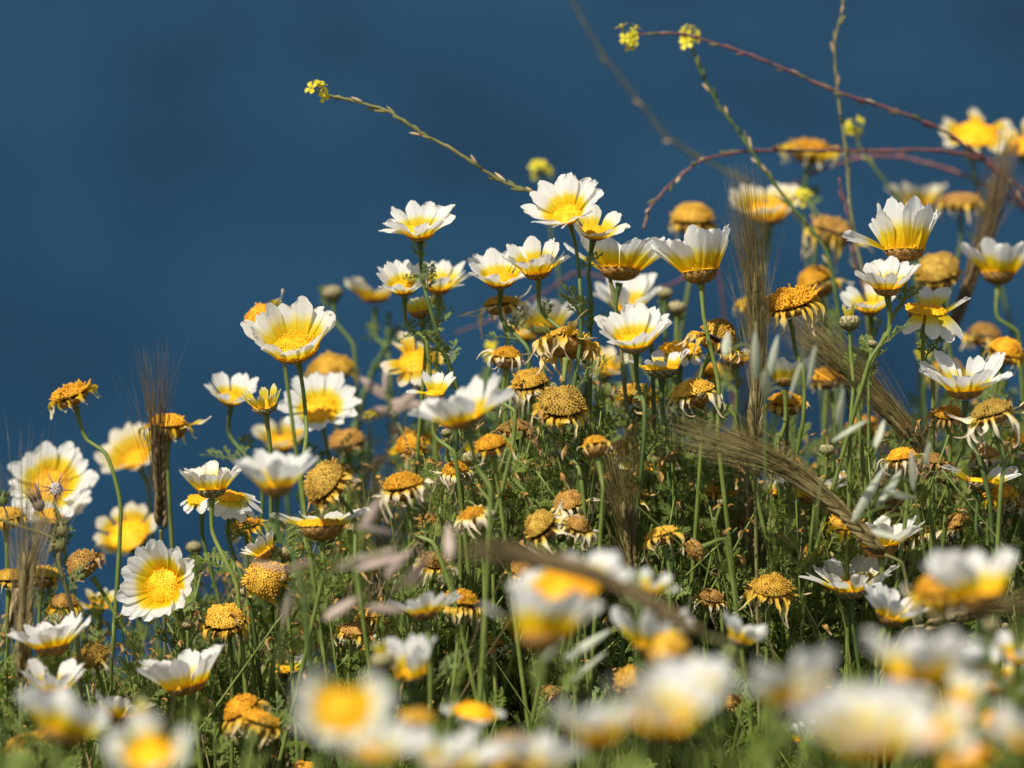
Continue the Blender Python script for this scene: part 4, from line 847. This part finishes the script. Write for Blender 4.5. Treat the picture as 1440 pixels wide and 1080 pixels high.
# ---------------------------------------------------------------- stuff: the mass of leaves, grass and straw
def lerp_tab(tab, x):
    if x <= tab[0][0]: return tab[0][1]
    for (a, b), (c, d) in zip(tab, tab[1:]):
        if x <= c: return b + (d - b) * (x - a) / (c - a)
    return tab[-1][1]
TOPS = [(-200, 900), (0, 800), (120, 815), (200, 800), (270, 740), (350, 700), (450, 640), (560, 560), (650, 500), (760, 480), (900, 480), (1020, 540), (1120, 560), (1250, 540), (1440, 500), (1700, 480)]
def build_stuff():
    rng = random.Random(99); npr = np.random.default_rng(3)
    LV, LF, off = [], [], 0; SB = MB()
    packs = [(np.array(v), f) for v, f in LEAVES]
    def put(p, d, L):
        nonlocal off
        v, f = packs[rng.randrange(8)]; m = np.array(leaf_matrix(p, d, L, rng.uniform(-.9, .9)))
        LV.append(v @ m[:3, :3].T + m[:3, 3]); LF.append((off, f)); off += len(v)
    def stalk(px, top, dd, L0, L1, step):
        T_ = at(px, top, dd); h = T_.z - gz(T_.x, T_.y)
        if h < .03: return
        gx, gy = T_.x + rng.gauss(0, .3) * h, T_.y + rng.uniform(-.2, .1) * h; G = ground_at(gx, gy)
        mid = (T_ + G) / 2 + Vector((rng.uniform(-1, 1), rng.uniform(-1, 1), 0)) * h * .07
        pts = spline([T_, mid, G], 8); m = len(pts); tube(SB, pts, [.0005 + .0011 * i / m for i in range(m)], 5)
        s = 0.
        while s < .93:
            i = s * (m - 1); j = int(i); p = pts[j].lerp(pts[j + 1], i - j); d = (pts[j] - pts[j + 1]).normalized(); x, y = frame_of(d); a = rng.uniform(0, 6.28)
            put(p, (x * math.cos(a) + y * math.sin(a)) * .8 + d * rng.uniform(.3, 1.1), rng.uniform(L0, L1) * (.6 + .6 * min(1, s * 3))); s += step / h * rng.uniform(.7, 1.3)
    for k in range(560):     # around the focus distance
        px = rng.uniform(-120, 1560); dd = rng.uniform(.12, .40)
        if rng.random() > (1 if px > 820 else .8 if px > 420 else .55): continue
        t = lerp_tab(TOPS, px) + abs(rng.gauss(0, 1)) * 190 + 30 
        stalk(px, t, dd, .012, .027, .0085)
    for k in range(300):
        px = rng.uniform(-120, 1560) if rng.random() < .5 else rng.uniform(640, 1440); dd = rng.uniform(-.03, .16); stalk(px, lerp_tab(TOPS, px) + 70 + abs(rng.gauss(0, 1)) * 150, dd, .013, .027, .012)
    for k in range(110):     # nearer, kept low in the picture
        px = rng.uniform(-120, 1560); dd = rng.uniform(-.7, -.05)
        stalk(px, 930 + rng.uniform(0, 140) - dd * 60 + (40 if px < 500 else 0), dd, .015, .03, .012)
    for k in range(130):      # low growth on the brow
        px = rng.uniform(-120, 1560); dd = rng.uniform(.0, .3); stalk(px, 920 + rng.uniform(0, 110), dd, .02, .035, .007)
    for k in range(60):     # bare flower stems whose heads are gone or hidden
        px = rng.uniform(-100, 1540); dd = rng.uniform(-.05, .3); T_ = at(px, lerp_tab(TOPS, px) + 60 + abs(rng.gauss(0, 1)) * 150, dd)
        h = T_.z - gz(T_.x, T_.y)
        if h < .03: continue
        G = ground_at(T_.x + rng.gauss(0, .45) * h, T_.y + rng.uniform(-.2, .1) * h)
        pts = spline([T_, (T_ + G) / 2 + Vector((rng.uniform(-1, 1), 0, 0)) * h * .08, G], 7); tube(SB, pts, [.0006 + .0006 * i / len(pts) for i in range(len(pts))], 6)
    V = np.concatenate(LV); mb = MB(); mb.v = [tuple(p) for p in V]; mb.uv = [(0.5, 0.5)] * len(V)
    for o, f in LF: mb.f.extend([tuple(i + o for i in q) for q in f])
    for nm, me in (('feathery_foliage', mb.mesh('feathery_foliage', M['leaf'], False)), ('foliage_stalks', SB.mesh('foliage_stalks', M['stem']))):
        o = link(nm, me); o['kind'] = 'stuff'
        o['label'] = 'mass of finely cut green daisy leaves filling the bank' if nm[0:3] == 'fea' else 'green stalks carrying the mass of cut leaves'; o['category'] = 'foliage' if nm[0:3] == 'fea' else 'stalks'
    print('foliage verts', len(V))
    def blades(n, key, name, label, wmin, wmax, up, dds):
        mb = MB()
        for k in range(n):
            px = rng.uniform(-150, 1590); dd = rng.uniform(*dds)
            top = lerp_tab(TOPS, px) + abs(rng.gauss(0, 1)) * 170 + up if dd > -.2 else 930 + rng.uniform(0, 150)
            if dd > -.2: top += max(0, -dd) * 500
            T_ = at(px, top, dd); h = T_.z - gz(T_.x, T_.y)
            if h < .03: continue
            G = ground_at(T_.x + rng.gauss(0, .26) * h, T_.y + rng.uniform(-.2, .2) * h)
            pts = spline([G, G.lerp(T_, .55) + Vector((rng.uniform(-.06, .06) * h, 0, h * .12)), T_], 6); w0 = rng.uniform(wmin, wmax); m = len(pts); s = Vector((math.cos(k), math.sin(k) * .6, 0)).normalized()
            v = []; f = []
            for i, p in enumerate(pts):
                ww = w0 * (1 - (i / (m - 1)) ** 2 * .93); v += [p - s * ww, p + Vector((0, ww * .5, 0)), p + s * ww]
            for i in range(m - 1): f += [(i * 3, i * 3 + 1, i * 3 + 4, i * 3 + 3), (i * 3 + 1, i * 3 + 2, i * 3 + 5, i * 3 + 4)]
            mb.add(v, f)
        o = link(name, mb.mesh(name, M[key])); o['kind'] = 'stuff'; o['label'] = label; o['category'] = 'grass'
    blades(160, 'grass', 'grass', 'green grass blades among the daisies', .0006, .0013, 60, (-.1, .3))
    blades(800, 'straw', 'dry_grass', 'dry tan grass stems among the daisies', .0003, .0009, 40, (.0, .35))
    blades(150, 'barley_dark', 'dead_grass', 'dark dead grass stems low among the daisies', .0003, .0009, 110, (-.3, .3))
def build_debris():
    rng = random.Random(41); mb = MB()
    for k in range(1500):
        px = rng.uniform(-60, 1500); dd = rng.uniform(-.06, .3); py = lerp_tab(TOPS, px) + 50 + abs(rng.gauss(0, 1)) * 190
        p = at(px, py, dd)
        if p.z < gz(p.x, p.y): continue
        q = dry_petal(0, rng.uniform(.005, .013), rng.uniform(.0015, .004), rng.uniform(-1, 1), rng.random(), 1.5); m = Matrix.Translation(p) @ Matrix.Rotation(rng.uniform(0, 6.28), 4, 'Z') @ Matrix.Rotation(rng.uniform(-1, 1), 4, 'X')
        mb.add([m @ v for v in q.v], q.f, q.uv)
    o = link('dried_leaves', mb.mesh('dried_leaves', M['petal_brown'])); o['kind'] = 'stuff'; o['label'] = 'dry curled brown leaves and petals caught among the stems'; o['category'] = 'dry leaves'
build_debris()
build_stuff()
dup = {l for l in LABELS if LABELS.count(l) > 1}
if dup: print('DUPLICATE LABELS', dup)
